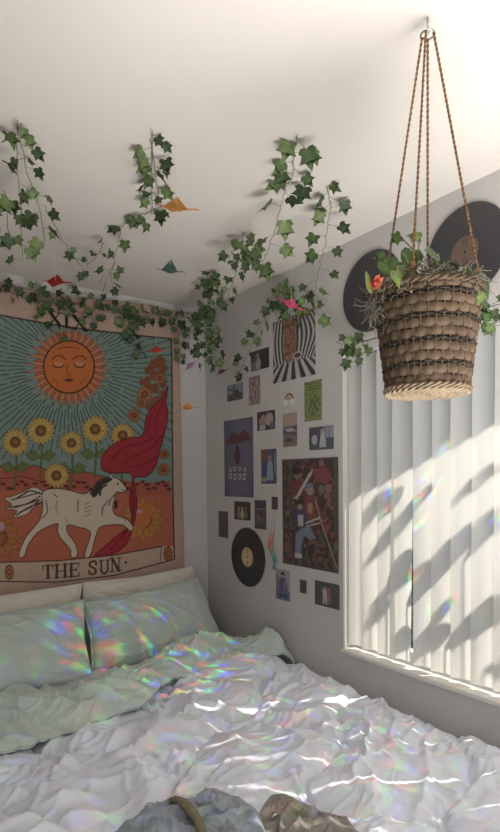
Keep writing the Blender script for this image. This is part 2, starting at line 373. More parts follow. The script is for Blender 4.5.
# clothes lying at the near edge of the comforter
def heap(name, outline_c, rx, ry, rot, hgt, m, seed, parent=None, zb=None, lift=.0):
    n = 90; a = np.linspace(-1, 1, n); U, Vv = np.meshgrid(a, a, indexing='ij')
    X = U*np.sqrt(1-Vv**2/2); Y = Vv*np.sqrt(1-U**2/2); r = np.hypot(X, Y)
    th = np.arctan2(Y, X); k = 1+.10*np.sin(th*3+seed)+.06*np.sin(th*5+seed*2)
    x = X*rx*k; y = Y*ry*k; c, s_ = math.cos(rot), math.sin(rot)
    wx = outline_c[0]+x*c-y*s_; wy = outline_c[1]+x*s_+y*c
    dome = np.clip(1-r**3, 0, 1)**.5
    w_ = .6*crease(x, y, .5, seed+1, 6, 14, 2)+.3*crease(x, y, -.6, seed+2, 8, 22, 2)+.12*crease(x, y, 1.2, seed+3, 20, 50, 1.5)
    base = comf_z(wx, np.clip(wy, .42, 2.2)); sm = float(np.median(base))
    z = np.maximum(base+.003, 0)*(1-dome)+dome*(sm+hgt)+.034*(w_-.3)*dome
    z = np.maximum(z, base+.003)
    V, Fc = closed_grid(np.stack([wx.ravel(), wy.ravel(), z.ravel()], 1), np.stack([wx.ravel(), wy.ravel(), (base+.0).ravel()], 1), n, n)
    o = lnk(name, mesh(name, V, Fc), m, parent); return o
jn = thing('jeans', 'crumpled grey-blue denim jeans lying at the bottom edge on the comforter', 'jeans')
heap('denim', (.58, 1.13), .15, .115, -.62, .035, M_denim, 3, jn)
heap('denim', (.69, 1.11), .10, .11, -.5, .03, M_denim, 9, jn)
st = MB()
pts = [hit(x, y, 2, z) for x, y, z in ((172,797,.735),(183,800,.745),(192,810,.745),(199,821,.745),(203,838,.74))]
vs = []; 
for k, p in enumerate(pts):
    d = (np.array(pts[min(k+1, 4)])-np.array(pts[max(k-1, 0)])); nrm_ = np.array([-d[1], d[0], 0]); nrm_ /= np.linalg.norm(nrm_)
    vs += [tuple(p+nrm_*.010), tuple(p-nrm_*.010), tuple(p+nrm_*.009-np.array([0,0,.012])), tuple(p-nrm_*.009-np.array([0,0,.012]))]
fs = []
for k in range(4):
    a = k*4; fs += [(a, a+1, a+5, a+4), (a+2, a+6, a+7, a+3), (a, a+4, a+6, a+2), (a+1, a+3, a+7, a+5)]
st.add(vs, fs).build('waistband_lining', M_brown, jn, True)
p = hit(152, 812, 2, .695)
st = MB().tube([(p[0]+.02*math.cos(t), p[1]+.02*math.sin(t), p[2]+.012*math.sin(t)) for t in np.linspace(0, 2*PI, 18)], .0022, 6, cap=False)
st.build('belt_ring', M_metal, jn, True)
tp_ = thing('garment', 'grey-brown garment with a small silver button at the bottom edge beside the jeans', 'clothing')
heap('cloth', (.84, 1.0), .13, .12, -.55, .03, M_taupe, 15, tp_)
p = hit(274, 815, 2, .70)
MB().lathe([(.0, .004), (.006, .004), (.007, .001), (.007, -.004)], p, 14).build('button', M_metal, tp_, True)
# ================================================================== TAPESTRY
def tapestry():
    xa, xb, za, zb = .2, 1.495, .935, 2.40
    nu, nv = 520, 560
    U, W = np.meshgrid(np.linspace(0, 1, nu), np.linspace(0, 1, nv), indexing='ij')
    X = xa+(xb-xa)*U+.02*W*0+.015*(1-W)*U; Z = za+(zb-za)*W+.012*np.sin(U*PI*3)*W-.01*np.sin(U*PI)*W
    Y = 2.786-.004*(noise(X*5, Z*1.6, 3)+.6)-.006*np.clip(noise(X*9, Z*2.5, 4), 0, 1)*(1-W)-.003*ridge(X*3+Z*.4, Z*2, 5, 6)
    d = np.stack([X.ravel(), np.full(X.size, 2.785), Z.ravel()], 1)-CAM; zz = d@fw
    px = 250+F*(d@cr)/zz; py_ = 499-F*(d@cu)/zz
    # drawing layout: (a, b) = print units
    a = px*2.632; b = (py_-310)*2.632
    P = Raster(-330, 490, -90, 780, .7, (190,158,142))
    cloth_n = 1+.05*noise(X.ravel()*40, Z.ravel()*40, 9)
    INK = (52,40,36); TEAL = (118,142,134)
    rightx = lambda v: 448+v*.016
    field = [(-400, -38), (0, 16), (120, 38), (250, 55), (350, 68), (449, 78), (457, 655), (430, 628), (300, 645), (150, 660), (0, 664), (-400, 640)]
    P.poly(field, TEAL)
    # red rolling ground
    P.poly([(-400, 380), (0, 412), (40, 420), (90, 408), (150, 430), (220, 425), (300, 445), (380, 455), (449, 450), (457, 655), (430, 628), (300, 645), (150, 660), (0, 664), (-400, 640)], (172,88,70))
    P.poly([(-400, 470), (0, 478), (120, 470), (300, 480), (456, 490), (457, 655), (430, 628), (300, 645), (150, 660), (0, 664), (-400, 640)], (184,98,74))
    P.line([(-300,400), (0, 412), (40, 420), (90, 408), (150, 430), (220, 425), (300, 445)], 2.2, INK)
    P.line([(0, 444), (60, 438), (110, 452), (200, 448)], 1.8, INK)
    for k in range(60):
        u_ = -200+k*11+rng.normal()*3; v_ = 462+10*math.sin(k*1.3)
        P.ell(u_, v_, 7, 4, (96,48,48)); 
    # sun rays: dark dashes then orange flame tongues
    cx, cyy = 181, 150
    for k in range(92):
        an = 2*PI*k/92+.01; ca, sa = math.cos(an), math.sin(an)
        r = 112+10*math.sin(k*2.1)
        while r < 330:
            l = 34+24*rng.random()
            q = [(cx+ca*r, cyy+sa*r), (cx+ca*(r+l*.5)-sa*1.5, cyy+sa*(r+l*.5)+ca*1.5), (cx+ca*(r+l), cyy+sa*(r+l))]
            if q[2][1] < 395 and q[0][1] > 0: 
                P.line(q, 2.3, (50,58,54))
            r += l+9*rng.random()+4
    for k in range(60):
        an = 2*PI*k/60; ca, sa = math.cos(an), math.sin(an); r1 = 98+(14 if k % 2 else 0)+5*math.sin(k*3.3); w_ = 4.2
        pts = [(cx+ca*64-sa*w_, cyy+sa*64+ca*w_), (cx+ca*(82)-sa*(w_+2), cyy+sa*82+ca*(w_+2)), (cx+ca*r1+sa*3, cyy+sa*r1-ca*3), (cx+ca*80+sa*w_, cyy+sa*80-ca*w_), (cx+ca*64+sa*w_, cyy+sa*64-ca*w_)]
        P.poly(pts, (196,128,84) if k % 2 else (178,98,66)); P.line(pts, 1.5, (92,50,40), .8)
    P.ell(cx, cyy, 69, 71, INK); P.ell(cx, cyy, 65, 67, (198,104,52))
    # simple folk face: closed lids, nose line, small mouth, cheek arcs
    for s_ in (-1, 1):
        ex = cx+s_*28
        P.ell(ex, cyy-5, 15, 8, (120,62,44)); P.ell(ex, cyy-7, 13, 6, (206,128,84)); P.line([(ex-15, cyy-5), (ex-7, cyy+1), (ex+7, cyy+1), (ex+15, cyy-5)], 2.8, INK)
        P.line([(ex-17, cyy-20), (ex-5, cyy-29), (ex+10, cyy-28), (ex+17, cyy-19)], 3, INK)
        P.line([(cx+s_*44, cyy+28), (cx+s_*32, cyy+40), (cx+s_*28, cyy+50)], 1.6, (120,60,40))
    P.line([(cx-4, cyy-8), (cx-6, cyy+16), (cx, cyy+22), (cx+7, cyy+17)], 2.2, (110,56,40))
    P.ell(cx, cyy+35, 11, 5, (132,58,48)); P.line([(cx-12, cyy+35), (cx+12, cyy+35)], 2, INK)
    for k in range(9): P.ell(cx-24+6*k, cyy-48-4*math.sin(k/8*PI), 2, 2, INK)
    # sunflowers
    def flower(u_, v_, r, n=18, c1=(206,170,92), c2=(112,74,46), out=(92,70,40)):
        for off, rr in ((0, r), (.5, r*.86)):
            for k in range(n):
                an = 2*PI*(k+off)/n; ca, sa = math.cos(an), math.sin(an); w_ = r*.17
                pts = [(u_+ca*r*.3, v_+sa*r*.3), (u_+ca*rr*.65-sa*w_, v_+sa*rr*.65+ca*w_), (u_+ca*rr, v_+sa*rr), (u_+ca*rr*.65+sa*w_, v_+sa*rr*.65-ca*w_), (u_+ca*r*.3, v_+sa*r*.3)]
                P.poly(pts, c1); P.line(pts, 1.3, out, .8)
        P.ell(u_, v_, r*.38, r*.38, out); P.ell(u_, v_, r*.34, r*.34, c2)
        P.ell(u_, v_, r*.17, r*.17, (150,100,60))
    G1 = (92,104,58)
    for u_, v_ in ((-210, 330), (-140, 350), (-70, 335), (40, 348), (107, 318), (187, 352), (250, 314), (320, 335)):
        P.line(spline([(u_, v_), (u_+3, v_+50), (u_-2, v_+125)]), 6, G1)
        for s_ in (-1, 1):
            q = [(u_, v_+70), (u_+s_*18, v_+50), (u_+s_*40, v_+62), (u_+s_*22, v_+80)]
            P.poly(q, (104,116,66)); P.line(q+[q[0]], 1.4, (58,62,38))
    for u_, v_, r in ((-210, 330, 40), (-140, 350, 38), (-70, 335, 38), (40, 348, 38), (107, 318, 39), (187, 350, 33), (250, 314, 38), (322, 330, 34)): flower(u_, v_, r)
    flower(148, 436, 35)
    # rusty seed heads up the right side
    for k in range(38):
        t = k/37; u_ = 418+14*math.sin(k*2.4)-30*math.sin(t*PI)*(k % 2); v_ = 130+t*150
        flower(u_, v_, 11, 8, (176,112,72), (110,58,44), (100,60,44))
    for u_, v_, r in ((352, 278, 19), (380, 222, 22), (372, 245, 16), (420, 180, 16), (430, 420, 18), (432, 380, 14)): flower(u_, v_, r, 12, (180,120,74), (116,62,46), (96,56,42))
    flower(376, 552, 62, 12, (190,124,66), (170,92,58), (96,58,38)); P.ell(372, 545, 26, 30, (196,110,60)); P.ell(362, 530, 12, 5, (186,150,168))
    flower(-4, 600, 62, 12, (176,110,62), (150,84,54), (90,54,38)); P.ell(2, 570, 10, 12, (180,146,168))
    # crimson drape
    dr = spline([(441, 200), (424, 232), (388, 272), (374, 330), (340, 336), (300, 352), (270, 385), (268, 420), (300, 430), (330, 428), (348, 440), (340, 500), (345, 560), (300, 600), (246, 650), (286, 646), (330, 618), (352, 560), (360, 505), (352, 445), (385, 438), (410, 410), (420, 370), (440, 290), (436, 240)], 6, True)
    P.poly(dr, (164,46,56)); P.line(dr+[dr[0]], 2.4, (86,26,34))
    for q in ([(436, 225), (412, 280), (408, 330), (370, 350), (320, 365), (290, 400)], [(425, 330), (395, 365), (350, 385), (320, 410)], [(415, 385), (380, 405), (345, 415)], [(345, 470), (352, 520), (330, 580), (290, 630)], [(400, 270), (388, 320), (410, 345)], [(350, 500), (345, 560), (320, 600)]):
        P.line(spline(q), 2, (92,28,36))
    # pale running horse, plain, riderless
    HW = (206,190,170)
    tail = spline([(112, 478), (88, 466), (62, 478), (32, 490), (10, 496), (30, 512), (14, 524), (44, 528), (36, 546), (70, 538), (84, 524), (112, 500)], 5, True)
    P.poly(tail, HW); P.line(tail+[tail[0]], 2.2, INK)
    for q in ([(105, 480), (70, 490), (30, 500)], [(105, 490), (75, 508), (40, 520)], [(106, 498), (80, 520), (52, 532)]): P.line(spline(q), 3, INK)
    horse = spline([(112, 480), (140, 470), (180, 474), (220, 484), (242, 470), (262, 448), (290, 440), (312, 446), (332, 470), (322, 480), (306, 480), (300, 500), (296, 524), (306, 540), (336, 552), (350, 572), (342, 582), (322, 566), (288, 566), (262, 572), (250, 600), (240, 640), (226, 655), (222, 640), (232, 612), (236, 582), (200, 570), (178, 566), (176, 584), (196, 612), (204, 640), (196, 652), (186, 648), (184, 630), (160, 602), (150, 580), (150, 562), (118, 574), (94, 590), (74, 618), (64, 646), (52, 652), (50, 638), (66, 600), (86, 574), (104, 552), (112, 520)], 5, True)
    P.poly(horse, HW); P.line(horse+[horse[0]], 2.4, INK)
    mane = spline([(236, 482), (252, 458), (276, 442), (296, 440), (288, 452), (270, 462), (262, 480), (248, 490)], 4, True); P.poly(mane, (70,60,58))
    for q in ([(120, 500), (124, 530), (112, 548)], [(140, 484), (150, 492)], [(205, 500), (204, 530)], [(300, 486), (290, 500), (286, 515)], [(285, 500), (270, 520), (268, 540)]): P.line(spline(q), 2.6, INK)
    for q in ([(250, 490), (256, 470), (270, 456), (292, 446)], [(244, 492), (246, 478)], [(262, 488), (266, 470), (280, 460)]): P.line(spline(q), 5, (58,50,48))
    P.poly([(286, 442), (290, 428), (298, 441)], HW); P.line([(286, 442), (290, 428), (298, 441)], 2, INK)
    for q in ([(108, 484), (80, 476), (60, 486), (40, 498)], [(100, 500), (66, 512), (26, 520)], [(108, 506), (84, 516), (58, 530), (44, 540)]): P.line(spline(q), 4, (58,50,48))
    for q in ([(222, 512), (238, 506)], [(222, 522), (240, 516)], [(222, 532), (240, 526)], [(224, 542), (238, 537)], [(150, 500), (146, 520), (152, 536)], [(176, 560), (172, 548)], [(318, 472), (326, 474)], [(326, 548), (330, 556)]): P.line(q, 1.8, (96,80,72))
    P.ell(309, 458, 3, 3, INK); P.poly([(300, 505), (309, 500), (308, 522), (301, 524)], INK)
    # border outside the field, frame lines, banner
    P.poly([(-400, -42), (0, 12), (120, 34), (250, 52), (350, 64), (452, 74), (462, 655), (435, 662), (300, 700), (150, 718), (0, 716), (-400, 690)], (190,158,142), 1., True)
    ban = [(-400, 640), (0, 664), (150, 660), (300, 645), (425, 622), (457, 622), (458, 655), (430, 664), (300, 698), (150, 716), (0, 714), (-400, 690)]
    P.poly(ban, (192,166,144)); P.line([(-400, 640), (0, 664), (150, 660), (300, 645), (425, 622)], 3, INK)
    P.line([(-400, 690), (0, 714), (150, 716), (300, 698), (430, 664), (458, 656)], 3.2, INK)
    P.line([(-400, -40), (0, 14), (120, 36), (250, 54), (350, 66), (450, 76)], 4, INK); P.line([(450, 76), (453, 350), (458, 656)], 3.6, INK)
    P.line([(425, 622), (420, 664)], 2, INK)
    for u_, v_ in ((442, 642), (24, 690)):
        for k in range(4): P.ell(u_, v_, 12-3*k, 20-5*k, ((112,66,44), (190,120,78))[k % 2])
    # lettering
    def glyph(ch, u0_, v0_, w_, h_, sl, col=(78,56,48)):
        def T(pts): return [(u0_+x*w_, v0_-y*h_+sl*(x*w_)) for x, y in pts]
        th = 7; tn = 3
        if ch == 'T': P.line(T([(.5, .05), (.5, .95)]), th, col); P.line(T([(.02, .95), (.98, .95)]), tn, col); P.line(T([(.02, .95), (.02, .7)]), tn, col); P.line(T([(.98, .95), (.98, .7)]), tn, col); P.line(T([(.3, .03), (.7, .03)]), tn, col)
        if ch in 'HN':
            P.line(T([(.18, .03), (.18, .97)]), th if ch == 'H' else 3.4, col); P.line(T([(.82, .03), (.82, .97)]), th if ch == 'H' else 3.4, col)
            P.line(T([(.18, .5), (.82, .5)] if ch == 'H' else [(.18, .97), (.82, .03)]), tn if ch == 'H' else th, col)
            for x in (.18, .82):
                P.line(T([(x-.2, .03), (x+.2, .03)]), tn, col); P.line(T([(x-.2, .97), (x+.2, .97)]), tn, col)
        if ch == 'E':
            P.line(T([(.22, .03), (.22, .97)]), th, col)
            for yy_, x in ((.03, .95), (.5, .7), (.97, .92)): P.line(T([(.02, yy_), (x, yy_)]), tn+.6, col)
            P.line(T([(.95, .03), (.95, .28)]), tn, col); P.line(T([(.92, .97), (.92, .75)]), tn, col); P.line(T([(.7, .38), (.7, .62)]), tn, col)
        if ch == 'S': P.line(T(spline([(.88, .72), (.8, .93), (.5, .98), (.2, .86), (.2, .66), (.5, .52), (.8, .36), (.82, .14), (.5, .02), (.18, .1), (.1, .3)])), 5.2, col)
        if ch == 'U': P.line(T([(.2, .97), (.2, .3), (.32, .08), (.55, .02), (.75, .12), (.82, .32), (.82, .97)]), 5.2, col); P.line(T([(.02, .97), (.4, .97)]), tn, col); P.line(T([(.64, .97), (1, .97)]), tn, col)
        if ch == 'I': P.line(T([(.5, .02), (.5, .98)]), th+1, col); P.line(T([(.1, .02), (.9, .02)]), tn, col); P.line(T([(.1, .98), (.9, .98)]), tn, col)
        if ch == 'X':
            P.line(T([(.12, .97), (.88, .03)]), th+1, col); P.line(T([(.85, .97), (.15, .03)]), tn+.5, col)
            for x in (.14, .86):
                P.line(T([(x-.16, .03), (x+.16, .03)]), tn, col); P.line(T([(x-.16, .97), (x+.16, .97)]), tn, col)
    for ch, u_, v_, w_, h_ in (('T', 112, 708, 28, 36), ('H', 143, 706, 34, 36), ('E', 181, 703, 28, 36), ('S', 231, 697, 24, 36), ('U', 259, 695, 28, 36), ('N', 289, 689, 28, 36)): glyph(ch, u_, v_, w_, h_, -.08)
    P.ell(330, 664, 3.6, 3.6, (78,56,48))
    for ch, u_, v_, w_, h_ in (('X', 126, 36, 36, 34), ('I', 164, 42, 22, 34), ('X', 188, 48, 44, 36)): glyph(ch, u_, v_+3, w_, h_+2, .12, (34,26,26))
    pc = P.sample(a, b)*cloth_n[:, None]
    me = mesh('tapestry', np.stack([X.ravel(), Y.ravel(), Z.ravel()], 1), grid_faces(nu, nv)); setcol(me, pc)
    o = lnk('tapestry', me, M_tap)
    s_ = o.modifiers.new('s', 'SOLIDIFY'); s_.thickness = .0012; s_.offset = 1
    tag(o, 'large cloth tapestry with an orange sun, sunflowers and THE SUN lettering on the back wall', 'tapestry')
tapestry()
# ================================================================== PRINTS ON THE RIGHT WALL
PN = 'photos and posters stuck on the right wall'
def print_(name, label, cat, x0, x1, ytop, ybot, draw, base, m=None, res=.0022):
    """sheet whose left edge spans ytop..ybot; draw(P,U,V): U 0..1 left-right as seen, V 0..1 bottom-top"""
    ya = hit(x0, ytop, 0, XR)[1]; yb_ = hit(x1, ytop, 0, XR)[1]; zt = hit(x0, ytop, 0, XR)[2]; zb = hit(x0, ybot, 0, XR)[2]
    nu = max(8, int(abs(ya-yb_)/res)); nv = max(8, int((zt-zb)/res))
    U, V = np.meshgrid(np.linspace(0, 1, nu), np.linspace(0, 1, nv), indexing='ij')
    lift = .0012+.0035*np.clip(np.abs(U-.5)*2-.75, 0, 1)*np.clip(np.abs(V-.5)*2-.75, 0, 1)*4
    P = Paint(U.ravel(), V.ravel(), base); draw(P, U.ravel(), V.ravel())
    me = mesh(name, np.stack([(XR-lift).ravel(), (ya+(yb_-ya)*U).ravel(), (zb+(zt-zb)*V).ravel()], 1), grid_faces(nu, nv, 0, False)); setcol(me, P.c)
    o = lnk(name, me, m or M_gloss); s_ = o.modifiers.new('s', 'SOLIDIFY'); s_.thickness = .0006; s_.offset = -1
    return tag(o, label, cat, PN)
def lines2(P, pts, w, col, asp=1.):
    # stroke in unit space
    for (x1, y1), (x2, y2) in zip(pts[:-1], pts[1:]):
        dx, dy = x2-x1, (y2-y1); l2 = dx*dx+dy*dy+1e-9; t = np.clip(((P.x-x1)*dx+(P.y-y1)*dy)/l2, 0, 1)
        d = np.hypot(P.x-x1-t*dx, P.y-y1-t*dy); P.put((d < w/2), col)
def blot(P, U, V, cols, s, seed, thr=.1):
    for k, c in enumerate(cols): P.put(sstep(thr, thr+.08, noise(U*s*(1+.3*k), V*s*(1+.3*k), seed+k*3)), c)
def figure(P, cx, cy_, h, shirt, legs, skin=(206,160,136), hair=(60,44,38)):
    P.ell(cx, cy_+h*.42, h*.07, h*.08, skin); P.ell(cx, cy_+h*.47, h*.075, h*.06, hair)
    P.poly([(cx-h*.12, cy_+.32*h), (cx+h*.12, cy_+.32*h), (cx+h*.09, cy_), (cx-h*.09, cy_)], shirt)
    P.poly([(cx-h*.09, cy_), (cx+h*.09, cy_), (cx+h*.1, cy_-h*.42), (cx+h*.02, cy_-h*.42), (cx, cy_-h*.1), (cx-h*.04, cy_-h*.42), (cx-h*.11, cy_-h*.42)], legs)
def d_stripes(P, U, V):
    BK = (56,44,46)
    t = np.clip((V-.28)/.72, 0, 1); lowv = V < .28
    u = (U-.5)+.07*np.sin(V*7)*np.abs(U-.5)
    f = np.where(lowv, (U-.5)/(1.0+ (.28-V)*3.2), u*(1-.25*np.sin((V-.28)*4.2)))
    P.put((((f*np.where(lowv, 8., 14.))+.25) % 1) < .5, BK)
    band = (np.abs(U-.42) < .15) & (V > .30+.2*np.abs(U-.42)) & (V < .95)
    P.put(band, (196,112,70)); P.put(band & (noise(U*14, V*9, 5) > .12), (168,86,58)); P.put(band & (noise(U*20, V*16, 6) > .28), (122,62,50))
    P.ell(.6, .36, .12, .06, (206,190,180)); P.ell(.6, .36, .08, .035, BK)
print_('poster', 'poster of wavy black and white stripes around an orange shape', 'poster', 273, 315.4, 323, 384, d_stripes, (214,206,200), M_print)
def d_bw(P, U, V):
    P.poly([(.5, 0), (1, 0), (1, 1), (.52, 1)], (40,40,40)); P.ell(.2, .25, .2, .25, (120,116,120)); P.ell(.42, .3, .14, .3, (176,172,176)); P.ell(.38, .72, .1, .12, (150,140,140)); P.ell(.25, .6, .08, .1, (96,90,92))
print_('photo', 'black and white photo left of the striped poster', 'photo', 251, 269.2, 352.5, 372, d_bw, (62,60,62))
def d_sky(P, U, V):
    P.poly([(0, 0), (1, 0), (1, .35), (.75, .5), (.5, .6), (.25, .38), (0, .45)], (74,72,84)); lines2(P, [(0, .82), (.4, .55), (.6, .5)], .06, (60,56,70)); P.ell(.6, .42, .13, .25, (52,50,62)); blot(P, U, V*(V < .4), [(110,100,96)], 6, 3, .25)
print_('photo', 'square photo with pale blue sky and dark hills below, nearest the corner', 'photo', 227.3, 243.1, 386, 402, d_sky, (140,158,180))
def d_pink(P, U, V):
    blot(P, U*2, V, [(150,96,96), (120,84,84), (206,176,166)], 4, 12, .05)
print_('photo', 'narrow pale pink and brown patterned print under the black and white photo', 'photo', 249, 260.2, 377.5, 405.8, d_pink, (190,150,142))
def d_blue(P, U, V):
    P.put(sstep(1., .4, np.hypot((U-.5)*1.2, V-.55)), (104,104,146)); RD = (118,48,60)
    wing = [(.08, .68), (.2, .80), (.34, .85), (.46, .80), (.5, .83), (.56, .80), (.7, .86), (.85, .80), (.95, .70), (.8, .72), (.6, .69), (.4, .69), (.2, .70)]
    P.poly(wing, RD); P.line([(.5, .84), (.5, .96)], .012, (150,150,190)); lines2(P, [(.5, .84), (.5, .97)], .02, (140,140,180))
    P.ell(.47, .62, .05, .04, (70,40,60)); P.poly([(.38, .61), (.56, .61), (.58, .5), (.52, .42), (.44, .42), (.38, .5)], (110,44,60)); 
    for x, y, w_, h_ in ((.22, .35, .1, .05), (.37, .36, .12, .06), (.55, .36, .1, .05), (.72, .35, .1, .05), (.22, .27, .12, .08), (.38, .26, .11, .09), (.54, .26, .12, .08), (.7, .26, .12, .09)):
        P.poly([(x-w_/2, y-h_/2), (x+w_/2*.6, y-h_/2), (x+w_/2, y+h_/2), (x-w_/2*.7, y+h_/2)], (206,204,214)); P.ell(x, y, w_*.2, h_*.2, (60,50,70))
    for k in range(4): lines2(P, [(.15, .15-.03*k), (.85, .15-.03*k)], .012, (110,112,150))
print_('poster', 'tall blue-violet poster with a red winged shape and white lettering', 'poster', 224.1, 253.1, 421.3, 496.3, d_blue, (70,70,112), M_print)
def d_fam(P, U, V):
    P.ell(.3, .45, .2, .3, (190,140,130)); P.ell(.68, .55, .22, .35, (208,172,164)); P.ell(.35, .72, .1, .12, (200,156,136)); P.ell(.62, .78, .1, .12, (206,164,146)); P.ell(.85, .2, .15, .2, (90,90,160)); P.ell(.3, .15, .2, .15, (196,186,190))
print_('photo', 'small photo of people in pale clothes right of the blue-violet poster top', 'photo', 257.3, 275.2, 412.6, 431, d_fam, (56,48,46))
def d_bperson(P, U, V):
    P.poly([(0, .6), (.5, .65), (.55, 1), (0, 1)], (140,78,66)); P.poly([(.35, .1), (.8, .1), (.75, .6), (.6, .72), (.42, .6)], (150,170,206)); P.ell(.58, .76, .12, .08, (180,134,116)); P.poly([(.8, 0), (1, 0), (1, 1), (.8, 1)], (70,76,116)); lines2(P, [(.9, .3), (.9, .9)], .05, (200,204,214)); P.ell(.2, .12, .2, .08, (190,150,120))
print_('photo', 'upright photo of a figure in light blue, left of the large red poster top', 'photo', 261.2, 276.6, 449.7, 483.7, d_bperson, (56,84,150))
def d_green(P, U, V):
    P.ell(.55, .38, .3, .28, (92,112,42)); P.ell(.5, .75, .25, .12, (118,142,50)); blot(P, U, V*1.6, [(104,128,44), (150,172,72)], 6, 31, .15)
    for k in range(3): lines2(P, [(.15, .93-.07*k), (.85, .93-.07*k)], .03, (96,116,40))
print_('poster', 'narrow bright green poster under the striped one', 'poster', 304.6, 321.9, 382.7, 422, d_green, (138,162,52), M_print)
def d_low(P, U, V):
    P.poly([(0, 0), (1, 0), (1, .3), (0, .4)], (150,116,110)); P.poly([(0, .4), (1, .3), (1, .62), (0, .6)], (84,78,110)); P.ell(.5, .5, .3, .06, (200,190,204)); P.ell(.45, .8, .3, .13, (214,160,140)); P.ell(.4, .2, .3, .06, (84,64,74)); lines2(P, [(.1, .55), (.9, .45)], .03, (210,196,200))
print_('photo', 'narrow peach and violet print under the rainbow sticker', 'photo', 283.1, 297.3, 414.4, 447.1, d_low, (204,164,150))
def d_beach(P, U, V):
    P.poly([(0, 0), (1, 0), (1, .3), (0, .25)], (84,96,106)); P.poly([(.6, .5), (1, .5), (1, 1), (.6, 1)], (160,168,190)); P.ell(.22, .45, .12, .22, (190,196,204)); P.poly([(.42, .1), (.7, .1), (.66, .75), (.5, .85)], (206,208,206)); P.ell(.55, .8, .08, .1, (180,160,150)); lines2(P, [(.68, .5), (.68, 1)], .03, (60,66,96)); lines2(P, [(.82, .5), (.82, 1)], .02, (90,96,130))
print_('photo', 'blue-grey landscape photo with white figures above the large red poster', 'photo', 309.4, 333.8, 427.9, 450.4, d_beach, (70,82,100))
def d_big(P, U, V):
    blot(P, U*3, V*4, [(122,42,44), (96,36,38), (148,62,52), (56,44,44)], 2.2, 41, .02)
    for k in range(70):
        cx, cy_ = rng.random(2); r = .02+.04*rng.random(); P.ell(cx, cy_, r, r*.7, [(150,64,56), (64,46,44), (110,120,88), (168,96,76), (44,38,40), (130,50,50)][k % 6])
    blot(P, U*4, V*4*(V < .35), [(70,84,60)], 3, 55, .25)
    P.ell(.3, .86, .08, .05, (164,104,84)); P.ell(.28, .89, .1, .035, (40,34,36)); P.poly([(.18, .8), (.42, .8), (.46, .66), (.14, .66)], (142,38,42))
    P.ell(.74, .84, .14, .07, (150,52,54)); P.ell(.5, .73, .08, .04, (92,140,160)); P.ell(.52, .70, .06, .035, (190,140,118)); P.poly([(.42, .66), (.62, .66), (.64, .45), (.44, .45)], (150,54,52)); P.ell(.52, .55, .05, .05, (196,150,76))
    P.ell(.34, .58, .07, .035, (44,38,40)); P.ell(.34, .555, .05, .03, (184,140,118)); P.poly([(.22, .52), (.45, .52), (.44, .38), (.24, .36)], (62,58,110)); P.poly([(.3, .48), (.4, .48), (.4, .38), (.3, .38)], (200,196,196))
    P.poly([(.36, .36), (.52, .38), (.62, .28), (.52, .26), (.40, .30), (.34, .12), (.24, .12), (.26, .3)], (112,136,176)); P.poly([(.24, .12), (.36, .12), (.38, .08), (.24, .07)], (206,206,206))
    P.poly([(.22, .62), (.3, .68), (.58, .90), (.50, .84), (.34, .66)], (200,196,190)); P.poly([(.24, .63), (.28, .62), (.56, .86), (.58, .905), (.5, .86)], (206,200,194))
    lines2(P, [(.62, .62), (.72, .42), (.97, .05)], .018, (196,150,110)); lines2(P, [(.45, .41), (.7, .47)], .02, (196,190,186)); lines2(P, [(.45, .38), (.68, .42)], .014, (196,190,186))
    e = (U < .02) | (U > .98) | (V < .015) | (V > .985); P.put(e, (78,68,68))
print_('poster', 'large crowded red and dark cartoon-style poster beside the window', 'poster', 282.3, 338.5, 459.6, 563, d_big, (84,42,44), M_print)
def d_dk(c1, c2, c3, seed):
    def f(P, U, V):
        blot(P, U*1.5, V*2, [c1, c2, c3], 2.5, seed, .08); figure(P, .5, .45, .8, c1, c2, (170,120,100))
    return f
print_('photo', 'narrow dark reddish photo left of the small record top', 'photo', 218.5, 228.1, 510.8, 536.7, d_dk((110,66,70), (62,50,62), (120,90,90), 61), (84,60,68))
def d_group(P, U, V):
    for k, c in enumerate(((176,140,110), (196,176,130), (150,110,84))): P.ell(.28+.22*k, .62, .08, .12, c); P.ell(.28+.22*k, .3, .12, .25, ((160,130,110), (204,190,150), (120,96,84))[k])
print_('photo', 'landscape photo of warm-lit people directly above the record', 'photo', 234.5, 250.5, 501.2, 519.1, d_group, (54,46,42))
def d_mov(P, U, V):
    P.poly([(.15, .15), (.85, .2), (.85, .65), (.15, .6)], (120,84,90)); P.ell(.5, .5, .25, .15, (60,56,86)); P.ell(.4, .4, .12, .1, (166,116,100)); lines2(P, [(.1, .68), (.9, .70)], .04, (164,140,140))
print_('photo', 'upright blue-grey print right of the warm-lit people photo', 'photo', 254.7, 266.2, 499.9, 528.4, d_mov, (66,62,92))
print_('photo', 'tiny dark red photo directly left of the large red poster', 'photo', 271.8, 277.9, 496.7, 509.2, d_dk((140,60,64), (60,40,48), (90,60,66), 71), (80,46,56))
def d_purp(P, U, V):
    P.poly([(0, 0), (1, 0), (1, .3), (0, .35)], (86,104,168)); P.poly([(.15, .3), (.85, .3), (.75, .75), (.3, .75)], (96,66,140)); P.ell(.5, .84, .16, .1, (60,40,48)); P.ell(.5, .78, .12, .06, (200,150,130)); P.poly([(0, .35), (.25, .35), (.25, .8), (0, .8)], (164,104,132)); P.ell(.35, .14, .14, .08, (50,60,106)); P.ell(.68, .15, .14, .08, (50,60,106)); lines2(P, [(.6, .4), (.7, .7)], .08, (120,160,190))
print_('photo', 'purple and blue photo of a person, lowest left under the large poster', 'photo', 276, 290, 568.3, 598, d_purp, (176,166,190))
print_('photo', 'tiny nearly black photo between the two lowest photos', 'photo', 300, 306.7, 579.2, 592.3, d_dk((70,66,70), (50,48,50), (96,90,92), 81), (56,54,58))
